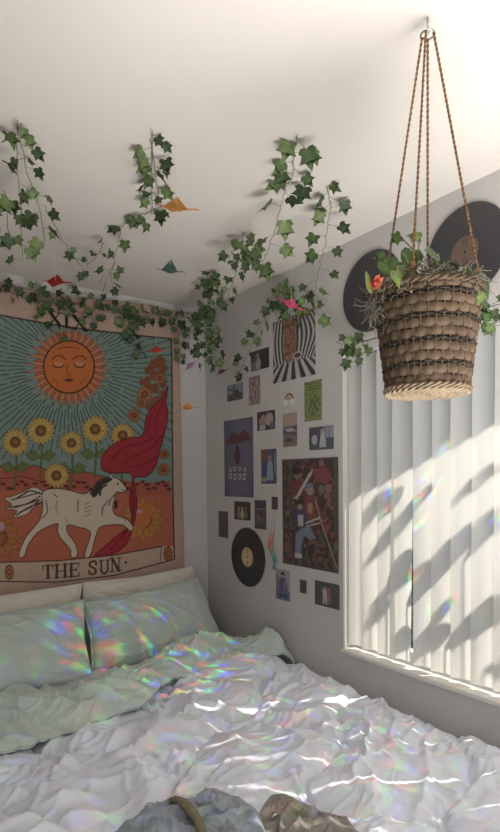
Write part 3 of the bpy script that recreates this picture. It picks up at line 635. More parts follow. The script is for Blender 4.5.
def d_red(P, U, V):
    blot(P, U, V, [(84,86,70), (70,60,60)], 4, 91, .1); figure(P, .42, .45, .85, (206,186,190), (206,196,200)); figure(P, .58, .45, .8, (182,70,84), (170,100,110))
print_('photo', 'landscape photo with people in white and red, lowest right by the window', 'photo', 315, 339.6, 579.8, 603.8, d_red, (70,64,60))
# rainbow sticker (arch cut-out)
def rainbow():
    c = hit(289, 401, 0, XR-.002); cols = [(122,84,76), (190,134,100), (206,190,140), (150,170,140), (140,150,170)]
    root = thing('rainbow_sticker', 'small muted rainbow arch sticker with white clouds under the orange shape', 'sticker', tuple(c), PN)
    for k, cc in enumerate(cols):
        mb = MB(); r1 = .034-.005*k; r2 = r1-.0048; vs = []; n = 20
        for i in range(n+1):
            a = PI*i/n
            for r in (r1, r2):
                for dx in (0, .001): vs.append((dx, -math.cos(a)*r, math.sin(a)*r*1.05))
        fs = []
        for i in range(n):
            q = i*4; fs += [(q, q+2, q+6, q+4), (q, q+4, q+5, q+1), (q+2, q+3, q+7, q+6)]
        mb.add(vs, fs).build('band', mat('sticker_ink', cc, .6), root)
    for s_ in (-1, 1):
        vs = []; fs = []
        for k, (oy, oz, r) in enumerate(((-.01, -.004, .009), (.0, .0, .011), (.01, -.004, .009), (0, -.01, .012))):
            n0 = len(vs); vs.append((-.001-.0002*k, s_*.024+oy, oz)); vs += [(-.001-.0002*k, s_*.024+oy+r*math.cos(t), oz+r*math.sin(t)) for t in np.linspace(0, 2*PI, 17)[:-1]]
            fs += [(n0, n0+1+i, n0+1+(i+1) % 16) for i in range(16)]
        MB().add(vs, fs).build('cloud', M_trim, root)
rainbow()
# dangling beaded charm
def charm():
    pts = [(271.8, 520), (272, 528), (271.5, 535), (270.5, 541), (270.3, 547), (272, 553), (274.5, 559), (273.6, 566)]
    cols = [(150,180,176), (184,196,190), (206,150,130), (196,120,100), (176,130,110), (110,160,150), (90,150,150), (100,150,160)]
    root = thing('wall_charm', 'thin dangling charm fading from pink to teal between the record and large poster', 'charm', tuple(hit(272, 518, 0, XR-.012)))
    o = root.location; P_ = [np.array(hit(x, y, 0, XR-.012)) for x, y in pts]; rr = [.004, .007, .011, .013, .014, .012, .013, .004]
    mb = MB(); sp = spline([tuple(p) for p in P_], 5); rs = np.interp(np.linspace(0, 7, len(sp)), range(8), rr); cc = np.array([np.interp(np.linspace(0, 7, len(sp)), range(8), [lin(c)[k] for c in cols]) for k in range(3)]).T
    n = 10; vs = []; cl = []
    for i, p in enumerate(sp):
        for k in range(n):
            a = 2*PI*k/n; rad = rs[i]*(1+.18*math.sin(i*1.9)); vs.append((p[0]-o[0]+.6*rad*math.cos(a), p[1]-o[1]+rad*math.sin(a), p[2]-o[2])); cl.append(cc[i])
    fs = [(i*n+k, i*n+(k+1) % n, (i+1)*n+(k+1) % n, (i+1)*n+k) for i in range(len(sp)-1) for k in range(n)]+[tuple(range(n)), tuple((len(sp)-1)*n+k for k in range(n))]
    me = mesh('tassel_body', vs, fs); setcol(me, np.array(cl)); lnk('tassel_body', me, M_yarn, root)
    e = P_[-1]-np.array(o); t = MB()
    for s_ in (-1, 1): t.add([(e[0], e[1], e[2]+.006), (e[0]-.003, e[1]+s_*.016, e[2]-.02), (e[0], e[1]+s_*.003, e[2]-.016), (e[0]+.003, e[1]+s_*.01, e[2]-.004)], [(0, 1, 2), (0, 3, 1), (0, 2, 3), (1, 3, 2)])
    t.build('tail_fin', mat('teal_felt', (92,142,146), .8), root)
    MB().tube([P_[0]-np.array(o), (.0, 0, .02)], .0012, 5).build('string', M_thread, root)
charm()
# records
def record(label, cpx, cpy, lc1, lc2, seed, dy=0):
    c = hit(cpx, cpy, 0, XR-.006)
    root = thing('vinyl_record', label, 'record', tuple(c), 'records hung on the right wall')
    prof = []; r = .151
    prof.append((.0, -.0011)); prof.append((.1505, -.0011)); prof.append((.1515, 0)); prof.append((.1500, .0012))
    r = .148; k = 0
    while r > .056:
        gap = (k % 17 == 16); prof.append((r, .0011)); prof.append((r-.0007, .0007 if not gap else .0011)); r -= .0014; k += 1
    prof.append((.053, .0009)); prof.append((.0, .0009))
    rot = Matrix.Rotation(-PI/2, 4, 'Y')
    d = MB().lathe(prof, (0, 0, 0), 96).build('disc', M_vinyl, root, True); d.data.transform(rot)
    n = 48; vs = [(0, 0, .0016)]; cl = [lin(lc2)]; fs = []
    rads = [.006, .012, .02, .03, .04, .046, .05]
    for j, r in enumerate(rads):
        for k in range(n):
            a = 2*PI*k/n; vs.append((r*math.cos(a), r*math.sin(a), .0016)); cl.append(lin(lc2) if (abs(math.sin(a)) < .45 and .015 < r < .042 and k % 3) else lin(lc1))
    for k in range(n): fs.append((0, 1+k, 1+(k+1) % n))
    for j in range(len(rads)-1):
        for k in range(n): fs.append((1+j*n+k, 1+(j+1)*n+k, 1+(j+1)*n+(k+1) % n, 1+j*n+(k+1) % n))
    me = mesh('label', vs, fs, False); me.transform(rot); setcol(me, np.array(cl)); lnk('label', me, M_label, root)
    MB().lathe([(0, .0021), (.0034, .0021), (.0038, .0016)], (0, 0, 0), 12).build('spindle_hole', M_soil, root).data.transform(rot)
    return root
record('black record with cream label low on the wall above the pillow', 247.5, 557, (206,186,142), (170,146,106), 1)
record('black record with dark label, partly behind the left of the hanging basket', 371, 291, (58,54,56), (70,64,64), 2)
record('black record with brown label above the basket at the right edge', 465, 252, (112,92,82), (92,76,70), 3)
# ================================================================== HANGING BASKET
BD = 1.2
bc = at(427, 393, BD); bx, by, bz = bc; bz = 1.668
Rb, Rt, Hb = .082, .109, .215
bk = thing('hanging_basket', 'tapered woven wicker basket hanging by four jute ropes in front of the blinds', 'basket', (bx, by, bz))
def rad(z): return Rb+(Rt-Rb)*(z/Hb)
NS = 42
def weave(z0, z1, amp, ph, steps, prof_amp):
    n = NS*8; vs = []; fs = []
    for j in range(steps+1):
        t = j/steps; z_ = z0+(z1-z0)*t
        for k in range(n):
            a = 2*PI*k/n; r = rad(z_)+amp*math.sin(a*NS/2+ph)+prof_amp*math.sin(PI*t)
            vs.append((r*math.cos(a), r*math.sin(a), z_+.0012*math.sin(a*5+ph+z0*60)))
    for j in range(steps):
        for k in range(n): fs.append((j*n+k, j*n+(k+1) % n, (j+1)*n+(k+1) % n, (j+1)*n+k))
    return vs, fs
rows = 9; z_ = .012; k = 0; hgt = (Hb-.02-.012)/9.
body = MB(); dark = MB()
zs = []; zc = .012
pattern = [('w', .036), ('d', .009)]*4+[('w', .026)]
for kind, h_ in pattern:
    if kind == 'w':
        body.add(*weave(zc+.0005, zc+h_*.5-.0003, .0017, k*PI, 6, .0022)); k += 1
        body.add(*weave(zc+h_*.5+.0003, zc+h_-.0005, .0017, k*PI, 6, .0022)); k += 1
    else:
        for q in range(2): dark.add(*weave(zc+q*h_/2+.0003, zc+(q+1)*h_/2-.0003, .0028, k*PI, 3, .0016)); k += 1
    zc += h_
body.build('woven_side', M_wick, bk, True); dark.build('dark_reed_bands', M_wickd, bk, True)
stk = MB()
for q in range(NS):
    a = 2*PI*(q+.5)/NS; stk.tube([((rad(z)-.001)*math.cos(a), (rad(z)-.0005)*math.sin(a), z) for z in np.linspace(.004, Hb+.004, 8)], .0022, 5)
stk.build('stakes', M_wick, bk, True)
inn = MB().lathe([(rad(.01)-.0045, .01), (rad(Hb)-.006, Hb-.01)], (0, 0, 0), 40).build('liner', M_wickd, bk, True)
rim = MB()
for zq, rr, R_ in ((.005, .0055, Rb+.001), (.011, .004, Rb+.003)):
    for ph_ in (0, PI):
        rim.tube([((R_+.0028*math.cos(t*18+ph_))*math.cos(t), (R_+.0028*math.cos(t*18+ph_))*math.sin(t), zq+.0028*math.sin(t*18+ph_)) for t in np.linspace(0, 2*PI, 200)], .0032, 5, cap=False)
for r_ in np.arange(.012, Rb, .0052):
    rim.tube([(r_*math.cos(t), r_*math.sin(t), .004+.0012*math.sin(t*12+r_*900)) for t in np.linspace(0, 2*PI, 60)], .0031, 5, cap=False)
rim.build('base', M_rim, bk, True)
tr = MB()
for ph_ in (0, PI):
    tr.tube([((Rt+.003*math.cos(t*20+ph_))*math.cos(t), (Rt+.003*math.cos(t*20+ph_))*math.sin(t), Hb-.006+.003*math.sin(t*20+ph_)) for t in np.linspace(0, 2*PI, 240)], .0036, 5, cap=False)
tr.build('rim', M_wick, bk, True)
# ropes up to a ring on the ceiling hook
ringz = 2.405-bz; tops = []
for a in (math.radians(202), math.radians(103), math.radians(37), math.radians(298)):
    pa = Vector((Rt*math.cos(a), Rt*math.sin(a), Hb-.03)); pb = Vector((.012*math.cos(a), .012*math.sin(a), ringz))
    rp = MB(); m_ = 60
    for ph_ in (0, PI):
        rp.tube([pa.lerp(pb, t)+Vector((.0014*math.cos(t*160+ph_), .0014*math.sin(t*160+ph_), 0)) for t in np.linspace(0, 1, 170)], .0017, 5)
    kk = pa.lerp(pb, .1)
    for dz in (-.004, .0, .004): rp.tube([kk+Vector((.004*math.cos(t), .004*math.sin(t), dz)) for t in np.linspace(0, 2*PI, 14)], .0022, 5, cap=False)
    rp.build('rope', M_rope, bk, True)
MB().tube([(.014*math.cos(t), .014*math.sin(t), ringz) for t in np.linspace(0, 2*PI, 24)], .002, 6, cap=False).build('hanging_ring', M_metal, bk, True)
MB().tube([(0, .0145, ringz), (0, .004, ringz-.005), (0, -.004, ringz+.006), (0, 0, ringz+.016), (0, 0, ZC-bz)], .002, 6).build('ceiling_hook', M_metal, bk, True)
# plant in basket
def ivy_leaf_pts():
    h = [(0, 0), (.10, -.12), (.34, -.13), (.50, .10), (.36, .22), (.48, .48), (.60, .60), (.26, .56), (.14, .80), (0, 1.05)]
    return h
def heart_pts(): return [(0, 0), (.12, -.12), (.32, -.12), (.48, .08), (.46, .32), (.32, .56), (.14, .80), (0, 1.02)]
def leaf(mb, base, tip_dir, nrm, size, shape, col, fold=.18, curl=.12):
    t = Vector(tip_dir).normalized(); n = Vector(nrm); n = (n-t*n.dot(t)); n = n.normalized() if n.length > 1e-3 else t.orthogonal().normalized(); s_ = t.cross(n)
    vs = []; cl = []; c = lin(col); L_ = len(shape)
    B = Vector(base)
    def P_(x, y): return B+s_*(x*size)+t*(y*size)+n*(size*(fold*abs(x)-curl*y*y))
    for x, y in shape: vs.append(P_(0, y if y > 0 else y*.2)); cl.append(c*1.55)
    for x, y in shape[1:-1]: vs.append(P_(x, y)); cl.append(c)
    for x, y in shape[1:-1]: vs.append(P_(-x, y)); cl.append(c)
    fs = []; m_ = L_-2; R0 = L_; L0 = L_+m_
    # sort midrib by y
    for base0, flip in ((R0, False), (L0, True)):
        for i in range(m_-1):
            f = (i+1, i+2, base0+i+1, base0+i); fs.append(f[::-1] if flip else f)
        f = (0, 1, base0); fs.append(f[::-1] if flip else f)
        f = (m_, m_+1, base0+m_-1); fs.append(f[::-1] if flip else f)
    n0 = len(mb.v); mb.v += [tuple(v) for v in vs]; mb.f += [tuple(i+n0 for i in f) for f in fs]; mb.c += [tuple(x) for x in cl]
def mono(shape):  # make midrib heights increase along the leaf
    return shape
GR = [(70,88,54), (58,78,46), (82,100,60), (52,68,42), (92,110,66)]
pl = thing('potted_plant', 'leafy vine with moss growing in the hanging wicker basket', 'plant', (bx, by, bz+Hb-.03))
lv = MB(); stm = MB(); H_ = Vector((0, 0, 0)); cdir = Vector((-fw[0], -fw[1], 0))
o_ = Vector((bx, by, bz+Hb-.03))
def lp(x, y, d): return at(x, y, d)-o_
for x, y, d, sz, tx, ty in ((398,262,1.16,.036,-6,6), (412,252,1.18,.052,-2,16), (420,238,1.22,.03,-12,-3), (427,250,1.16,.044,12,10), (400,236,1.2,.026,-6,4), (383,262,1.16,.036,5,10), (438,262,1.12,.034,-1,14), (384,254,1.2,.025,-8,3),
                          (465,268,1.15,.036,-4,12), (478,276,1.14,.05,8,14), (480,292,1.12,.036,-6,12), (482,300,1.14,.03,8,10), (452,262,1.2,.03,-4,8), (445,275,1.1,.03,0,12), (408,270,1.12,.04,-8,10), (395,272,1.1,.032,4,12), (430,272,1.1,.032,8,12), (486,315,1.16,.022,3,12)):
    b_ = lp(x, y, d); t_ = lp(x+tx, y+ty, d)-b_
    leaf(lv, b_, t_, Vector((-.5+.5*random.random(), -.7, .2+.5*random.random())), sz, heart_pts() if sz > .03 else ivy_leaf_pts(), random.choice([(70,96,50), (80,106,54), (62,86,46), (104,124,68)]), .1, .1)
    root_ = Vector((random.uniform(-.04, .04), random.uniform(-.04, .04), 0)); mid = (root_+b_)*.5+Vector((0, 0, .03))
    stm.tube([root_, mid, b_], .0014, 5)
for k in range(46):
    a = random.uniform(0, 2*PI); r_ = random.uniform(.02, .1); b_ = Vector((r_*math.cos(a), r_*math.sin(a), .02+random.random()*.035))
    leaf(lv, b_, (math.cos(a), math.sin(a), random.uniform(-.6, .5)), (random.uniform(-.5, .5), -.4, .9), random.uniform(.016, .03), heart_pts(), random.choice(GR), .1, .2)
lv.build('foliage', M_leaf, pl, True, True); stm.build('stems', M_stem, pl, True)
ms = MB(); MB_c = None
MB().lathe([(0, .034), (.05, .03), (.09, .014), (.1, .0)], (0, 0, 0), 32).build('soil', M_soil, pl, True)
for k in range(900):
    a = random.uniform(0, 2*PI); r_ = random.uniform(.06, .108); out_ = r_ > .1
    p = Vector((r_*math.cos(a), r_*math.sin(a), .022+random.random()*.035)); pts = [p.copy()]; d = Vector((math.cos(a)*random.uniform(-.2, 1), math.sin(a)*random.uniform(-.2, 1), random.uniform(-.1, .8)))*.006
    for q in range(8):
        d += Vector((random.gauss(0, 1), random.gauss(0, 1), random.gauss(0, 1)-.5))*.0035
        if d.length > .006: d *= .006/d.length
        p = p+d; pts.append(p.copy())
    ms.tube(pts, .0008, 3)
for k in range(60):   # pale tuft spilling over the left rim
    p = lp(378+random.gauss(0, 4), 300+random.gauss(0, 5), 1.17); pts = [p.copy()]; d = Vector((0, 0, -.004))
    for q in range(8):
        d += Vector((random.gauss(0, 1), random.gauss(0, 1), random.gauss(0, 1)-.3))*.003
        if d.length > .008: d *= .008/d.length
        p = p+d; pts.append(p.copy())
    ms.tube(pts, .0007, 3)
tag(ms.build('moss', M_moss, pl, True), 'grey-brown hair-like moss', kind='stuff')
fl = MB()
fc = lp(374, 286, 1.14)
for k in range(7):
    a = 2*PI*k/7; leaf(fl, fc, (-.3+.6*math.cos(a), -.3, .5*math.sin(a)+.3), (-.4, -.9, .2), .022, heart_pts(), (180,84,74) if k % 3 else (190,120,90), .3, -.5)
flo = fl.build('flower', mat('petal', vcol=True, rough=.6, trans=.2), pl, True, True)
sp_ = MB(); leaf(sp_, lp(371, 294, 1.14), (-.25, 0, .9), (-.5, -.8, 0), .045, [(0,0),(.1,.1),(.16,.4),(.1,.8),(0,1.05)], (112,122,62)); leaf(sp_, lp(378, 292, 1.15), (.4, 0, .7), (-.5, -.8, 0), .03, [(0,0),(.12,.1),(.2,.4),(.12,.8),(0,1.05)], (120,140,70))
sp_.build('sepals', M_leaf, flo, True, True)
# ================================================================== IVY GARLANDS
IG = 'ivy garlands hung from the ceiling and wall tops'
def dceil(x, y, below=.01):
    d = ray(x, y); return (ZC-below-1.5)/d[2]
def inroom(p):
    return Vector((min(p[0], XR-.012), min(p[1], YB-.03), min(p[2], ZC-.006)))
def garland(label, strands, size=.04, dens=.034, facing=None, out=.022):
    """strands: list of polylines [(x,y,depth or None=ceiling)]"""
    allp = []
    for st_ in strands:
        q = []
        for x, y, d in st_:
            if d is None: d = dceil(x, y)
            elif d < 0: d = min(hit(x, y, 0, XR-.02)@fw-CAM@fw, hit(x, y, 1, YB-.035)@fw-CAM@fw)
            q.append(tuple(at(x, y, d)))
        allp.append(q)
    root = thing('ivy_garland', label, 'ivy garland', allp[0][0], IG); O = Vector(allp[0][0])
    st_m = MB(); lf = MB()
    for q in allp:
        sp = [inroom(Vector(p)) for p in spline(q, 8)] if len(q) > 2 else [inroom(Vector(p)) for p in q]
        sp = [p+Vector((random.gauss(0, .002), random.gauss(0, .002), 0)) for p in sp]
        sp = [inroom(p) for p in sp]
        st_m.tube([p-O for p in sp], .0011, 5)
        acc = dens*.4; side = 1
        for i in range(len(sp)-1):
            seg = sp[i+1]-sp[i]; l = seg.length; pos = 0
            while acc < l-pos:
                pos += acc; acc = dens*random.uniform(.7, 1.3); p = sp[i]+seg*(pos/l); side = -side
                v = Vector(CAM)-p; v.normalize(); t = seg.normalized(); sd = t.cross(v)*side; sd = sd.normalized() if sd.length > .05 else Vector((1, 0, 0))
                sd = (sd+t*random.uniform(-.2, .5)+Vector((0, 0, -.25))).normalized()
                ln = out*random.uniform(.6, 1.5); b_ = inroom(p+sd*ln+Vector((0, 0, random.uniform(-.006, .0))))
                st_m.tube([p-O, (p+b_)/2-O+Vector((0, 0, .002)), b_-O], .0008, 4)
                s_ = size*random.uniform(.65, 1.15)
                td = (sd*random.uniform(.2, 1)+Vector((random.gauss(0, .35), random.gauss(0, .35), -.75))).normalized()
                tp = inroom(b_+td*s_); 
                nr = v*random.uniform(.5, 1.2)+Vector((random.gauss(0, .45), random.gauss(0, .45), random.gauss(0, .45)))
                b_ = inroom(b_-v*-.004)
                if (tp-b_).length < .3*s_: td = Vector((sd.x, sd.y, -.3))
                cx_ = b_-td*s_*.15; 
                m0 = len(lf.v); leaf(lf, cx_-O, td, nr, s_, ivy_leaf_pts(), random.choice(GR), random.uniform(.05, .35), random.uniform(-.05, .3))
                for vi in range(m0, len(lf.v)):
                    w_ = inroom(Vector(lf.v[vi])+O)-O; lf.v[vi] = tuple(w_)
            acc -= l-pos
    st_m.build('stem', M_stem, root, True); lf.build('foliage', M_leaf, root, True, True)
    return root
garland('full ivy strand hanging at the far left above the tapestry', [[(17,120,None),(18,166,1.62),(21,215,1.63),(23,262,1.64)], [(17,120,None),(28,175,1.66),(40,210,1.7),(44,250,1.72)], [(4,190,1.7),(8,225,1.7),(12,250,1.72)]], .043, .040, out=.03)
garland('thin looping ivy strand linking the far left strand to its neighbour', [[(44,205,1.72),(60,235,1.85),(75,258,2.0),(84,270,2.1)], [(62,256,2.05),(80,259,2.08),(92,262,2.1),(104,243,2.2)]], .03, .07)
garland('ivy strand dropping from the ceiling beside the orange paper bird', [[(152,130,None),(151,166,1.95),(149,184,2.0),(138,199,2.03),(128,194,2.05),(124,215,2.1),(119,240,2.15),(114,262,2.2),(112,285,2.3),(121,312,2.4),(126,330,2.45)], [(114,262,2.2),(105,285,2.3),(96,305,2.4)], [(151,140,None),(158,165,1.9),(157,185,1.95)]], .042, .056, out=.028)
garland('long ivy strand falling from the ceiling centre', [[(297,135,None),(291,160,1.78),(286,185,1.83),(280,210,1.87),(272,238,1.92),(264,260,1.96),(252,258,2.0),(243,250,2.04)]], .052, .040, out=.04)
garland('dense ivy strand below the ceiling centre one, reaching the room corner', [[(243,232,None),(242,248,2.2),(238,262,2.25),(232,285,2.3),(226,300,2.35)], [(243,240,2.18),(250,252,2.2),(256,262,2.2)], [(243,240,2.2),(233,250,2.2),(229,262,2.25)]], .038, .026)
garland('ivy strand hanging alone before the right wall near the ceiling edge', [[(326,186,None),(331,202,1.98),(328,225,2.0),(324,250,2.02),(318,275,2.05),(311,310,2.1)]], .043, .036, out=.04)
garland('ivy draped along the top edge of the tapestry', [[(-30,286,-1),(10,293,-1),(45,297,-1),(75,303,-1),(105,311,-1),(135,316,-1),(170,316,-1)], [(-30,280,-1),(20,288,-1),(60,294,-1),(100,300,-1),(140,312,-1),(190,318,-1)], [(60,302,-1),(90,318,-1),(105,322,-1)]], .044, .034)
garland('ivy strand dangling over the XIX at the top of the tapestry', [[(36,280,-1),(36,300,-1),(40,318,-1)], [(40,285,-1),(48,310,-1),(54,330,-1),(60,345,-1)]], .04, .055)
garland('ivy strand dangling onto the tapestry right of its sun', [[(126,305,-1),(130,325,-1),(134,345,-1),(140,355,-1)], [(124,310,-1),(128,335,-1)]], .044, .034)
garland('straight ivy strand beside the right edge of the tapestry', [[(177,310,-1),(179,330,-1),(180,350,-1),(178,365,-1)], [(192,312,-1),(190,335,-1),(188,350,-1)]], .04, .026)
garland('thick ivy cluster hanging in the room corner', [[(213,270,None),(210,290,2.75),(206,315,2.8),(203,345,2.8),(205,368,2.8)], [(205,272,2.7),(203,295,2.75),(204,312,2.8)], [(198,312,2.85),(205,335,2.85),(211,352,2.85)], [(196,308,2.9),(204,320,2.85),(214,330,2.85),(216,365,2.8)], [(214,272,2.7),(217,295,2.75),(216,312,2.8)]], .042, .028)
garland('ivy strand on the right wall above the black and white photo', [[(286,285,-1),(280,300,-1),(268,315,-1),(258,330,-1),(250,348,-1),(243,366,-1),(236,375,-1)]], .042, .034, out=.03)
garland('ivy hanging just above the striped poster', [[(283,280,-1),(288,292,-1),(292,308,-1),(300,318,-1)], [(306,290,-1),(312,304,-1),(318,310,-1)], [(270,290,-1),(278,300,-1),(284,308,-1)]], .044, .028)
garland('ivy resting along the left end of the blind rail', [[(337,342,2.2),(348,346,2.18),(362,342,2.16),(378,338,2.14)], [(338,350,2.2),(352,354,2.18),(372,350,2.15)]], .042, .026)
garland('ivy sprigs at the right end of the blind rail beside the basket', [[(474,300,1.66),(484,310,1.65),(497,302,1.63),(515,300,1.6)], [(480,318,1.66),(492,316,1.64),(502,326,1.62)]], .04, .03)
# ================================================================== PAPER BIRDS
PB = 'folded paper birds hanging on threads'
def bird(label, cx, cy_, dep, wpx, ang, tilt, col, flap=.35, yaw=0., t=.4):
    """bird of wingspan wpx photo px; ang = in-plane angle of its long axis"""
    c = at(cx, cy_, dep); L_ = wpx*dep/F
    root = thing('paper_bird', label, 'paper bird', tuple(c), PB)
    rv = Vector(cr); uv = Vector(cu); fv = Vector(fw)
    ax = (rv*math.cos(ang)+uv*math.sin(ang)+fv*yaw).normalized(); up = Vector((0, 0, 1)); sd = ax.cross(up).normalized(); up = sd.cross(ax).normalized()
    tilt *= 1.8
    if tilt: R_ = Matrix.Rotation(tilt, 3, ax); sd = R_@sd; up = R_@up
    def P_(a, s_, u_): return ax*(a*L_)+sd*(s_*L_)+up*(u_*L_)
    m_ = M_paper('folded_paper', col, t)
    body = [P_(-.12, 0, -.06), P_(.12, 0, -.07), P_(.02, 0, .07), P_(0, .06, -.005), P_(0, -.06, -.005)]
    MB().add(body, [(0, 3, 2), (3, 1, 2), (1, 4, 2), (4, 0, 2), (0, 1, 3), (1, 0, 4)]).build('body', m_, root)
    for s_ in (-1, 1):
        w_ = [P_(-.27, 0, .0), P_(.24, 0, -.01), P_(-.02, s_*.30, flap*.34), P_(-.27, .003*s_, .004), P_(.24, .003*s_, -.006), P_(-.02, s_*.30, flap*.34+.006)]
        MB().add(w_, [(0, 1, 2), (3, 5, 4), (0, 2, 5, 3), (1, 4, 5, 2)]).build('wing', m_, root)
    MB().add([P_(-.08, .02, 0), P_(-.08, -.02, 0), P_(-.08, 0, -.045), P_(-.5, 0, .05)], [(0, 1, 3), (1, 2, 3), (2, 0, 3)]).build('tail', m_, root)
    MB().add([P_(.08, .02, 0), P_(.08, -.02, 0), P_(.08, 0, -.045), P_(.42, 0, .035), P_(.5, 0, -.01), P_(.40, .008, .01), P_(.40, -.008, .01)], [(0, 1, 3), (1, 2, 6, 3), (2, 0, 3, 5), (3, 5, 4), (3, 4, 6), (5, 6, 4)]).build('head', m_, root)
    MB().tube([P_(0, 0, .05), (0, 0, ZC-c[2])], .0004, 4).build('thread', M_thread, root)
    return root
bird('orange-gold paper bird hanging highest below the white ceiling', 176, 208, 1.62, 50, -.12, .5, (214,160,92), .2)
bird('dark grey-green paper bird under the orange-gold one on the ceiling', 170, 271, 1.95, 33, -.1, .3, (72,92,82), .8, t=.15)
bird('deep red paper bird above the tapestry top edge near the XIX', 56, 282, 2.0, 36, -.06, .5, (176,48,44), .1)
bird('small coral red paper bird in front of the tapestry upper right corner', 156, 351, 2.5, 25, 0, .3, (214,84,66), .4)
bird('shiny purple paper bird hanging steeply by the tapestry edge', 191, 366, 2.5, 26, .75, .2, (186,150,190), .3)
bird('pale orange paper bird against the wall near the corner', 188, 408, 2.5, 24, 0, .4, (226,160,88), .3)
bird('bright pink paper bird in front of the striped poster top', 291, 305, 1.95, 36, -.42, .4, (236,104,156), .15, t=.5)
bird('dull mauve paper bird in the corner above the pale blue sky photo', 222, 372, 2.7, 20, .45, .3, (128,92,110), .3)
# ================================================================== OUTDOORS
struct(MB().box((1.85, -6, -.3), (12, 8, -.25)).build('ground_outside', M_grass), 'garden ground outside the window', 'ground')
SUN = Vector((-.60, .35, -.72)).normalized()
# eave with sloping edge
dxo = .5; tt_ = dxo/.60
def back(y, z, dx): t_ = dx/.60; return (XR+.035+dx, y-.35*t_, z+.72*t_)
e1 = back(2.6, 1.08, .5); e2 = back(-1.2, 2.62, .5)
mb = MB(); q = [e1, e2, (e2[0], e2[1], 4.6), (e1[0], e1[1], 4.6)]
vs = [(x, y, z) for x, y, z in q]+[(x+.06, y, z) for x, y, z in q]
mb.add(vs, [(0,1,2,3), (7,6,5,4), (0,4,5,1), (1,5,6,2), (2,6,7,3), (3,7,4,0)])
EAVE = tag(mb.build('eave', M_roof), 'sloping roof eave outside shading the top of the window', 'eave', kind='structure')
hb = bmesh.new(); bmesh.ops.create_cube(hb, size=1); bmesh.ops.subdivide_edges(hb, edges=hb.edges, cuts=40, use_grid_fill=True)
for v in hb.verts:
    c_ = v.co.copy(); v.co = Vector((c_.x*.8+3.6, c_.y*6+1.2, c_.z*1.7+.6)); n_ = .12*float(noise(v.co.y*3+v.co.x, v.co.z*3, 5))+.06*float(noise(v.co.y*11, v.co.z*11+v.co.x*9, 6)); v.co += Vector((-n_, 0, n_))
hm = bpy.data.meshes.new('hedge'); hb.to_mesh(hm); hb.free()
tag(lnk('hedge', hm, M_hedge), 'dark hedge seen through the slit between the blind slats', 'hedge')
# broad-leaved shrub outside whose blades stripe the blinds
def blade(p0, p1, w_, m, root, O):
    p0 = Vector(p0)-O; p1 = Vector(p1)-O; t = (p1-p0); L_ = t.length; t.normalize(); n = SUN.cross(t).normalized(); vs = []; k = 12
    for i in range(k+1):
        s_ = i/k; wd = w_*math.sin(PI*min(1, s_*.95+.03))**.7; c = p0+t*(L_*s_)+Vector((0, 0, -.12*L_*s_*s_))
        vs += [c-n*wd+Vector((0, 0, .01)), c, c+n*wd+Vector((0, 0, .01))]
    fs = []
    for i in range(k):
        a = i*3; fs += [(a, a+1, a+4, a+3), (a+1, a+2, a+5, a+4)]
    o = MB().add(vs, fs).build('leaf', m, root, True)
    s_ = o.modifiers.new('s', 'SOLIDIFY'); s_.thickness = .003
O = Vector((2.6, .7, -.25))
sh_ = thing('outdoor_shrub', 'broad-leaved shrub outside casting slanted shadows on the blinds', 'shrub', tuple(O))
st_ = MB()
specs = [(1.60,.95,1.30,1.22),(1.62,1.12,1.36,1.42),(1.42,.98,1.10,1.40),(1.5,1.25,1.28,1.5),(1.30,1.12,.98,1.46),(1.25,.86,.90,1.22),(1.18,1.18,.80,1.62),(1.62,.86,1.50,1.02),(1.4,.80,1.22,.98),(1.12,.98,.82,1.24),(1.10,.82,.80,.98),(1.55,1.32,1.44,1.46),(1.22,1.38,1.02,1.56),(1.66,1.24,1.52,1.46),(1.52,1.02,1.38,1.24),(1.34,.88,1.2,1.1),(1.06,1.3,.84,1.56),(1.48,.80,1.38,.92)]
for k, (ya, za, yb_, zb_) in enumerate(specs):
    dx = .75+.25*math.sin(k*2.1); p0 = back(ya, za, dx); p1 = back(yb_, zb_, dx+.05)
    blade(p0, p1, .018+.009*((k*7) % 3), M_out, sh_, O)
    st_.tube([(0, 0, 0), (Vector((p0[0]-O.x, p0[1]-O.y, .35))), Vector(p0)-O], .004, 6)
st_.build('stems', M_bark, sh_, True)
# ================================================================== LIGHT
W = bpy.data.worlds.new('sky'); S.world = W; W.use_nodes = True; wn_ = W.node_tree
bg = wn_.nodes['Background']; bg.inputs[0].default_value = (.78, .85, 1.0, 1); bg.inputs[1].default_value = .66
sun = bpy.data.objects.new('sun', bpy.data.lights.new('sun', 'SUN')); COL.objects.link(sun); sun.data.energy = 5.6; sun.data.angle = math.radians(.6); sun.data.color = (1, .94, .84)
sun.rotation_euler = SUN.to_track_quat('-Z', 'Y').to_euler()
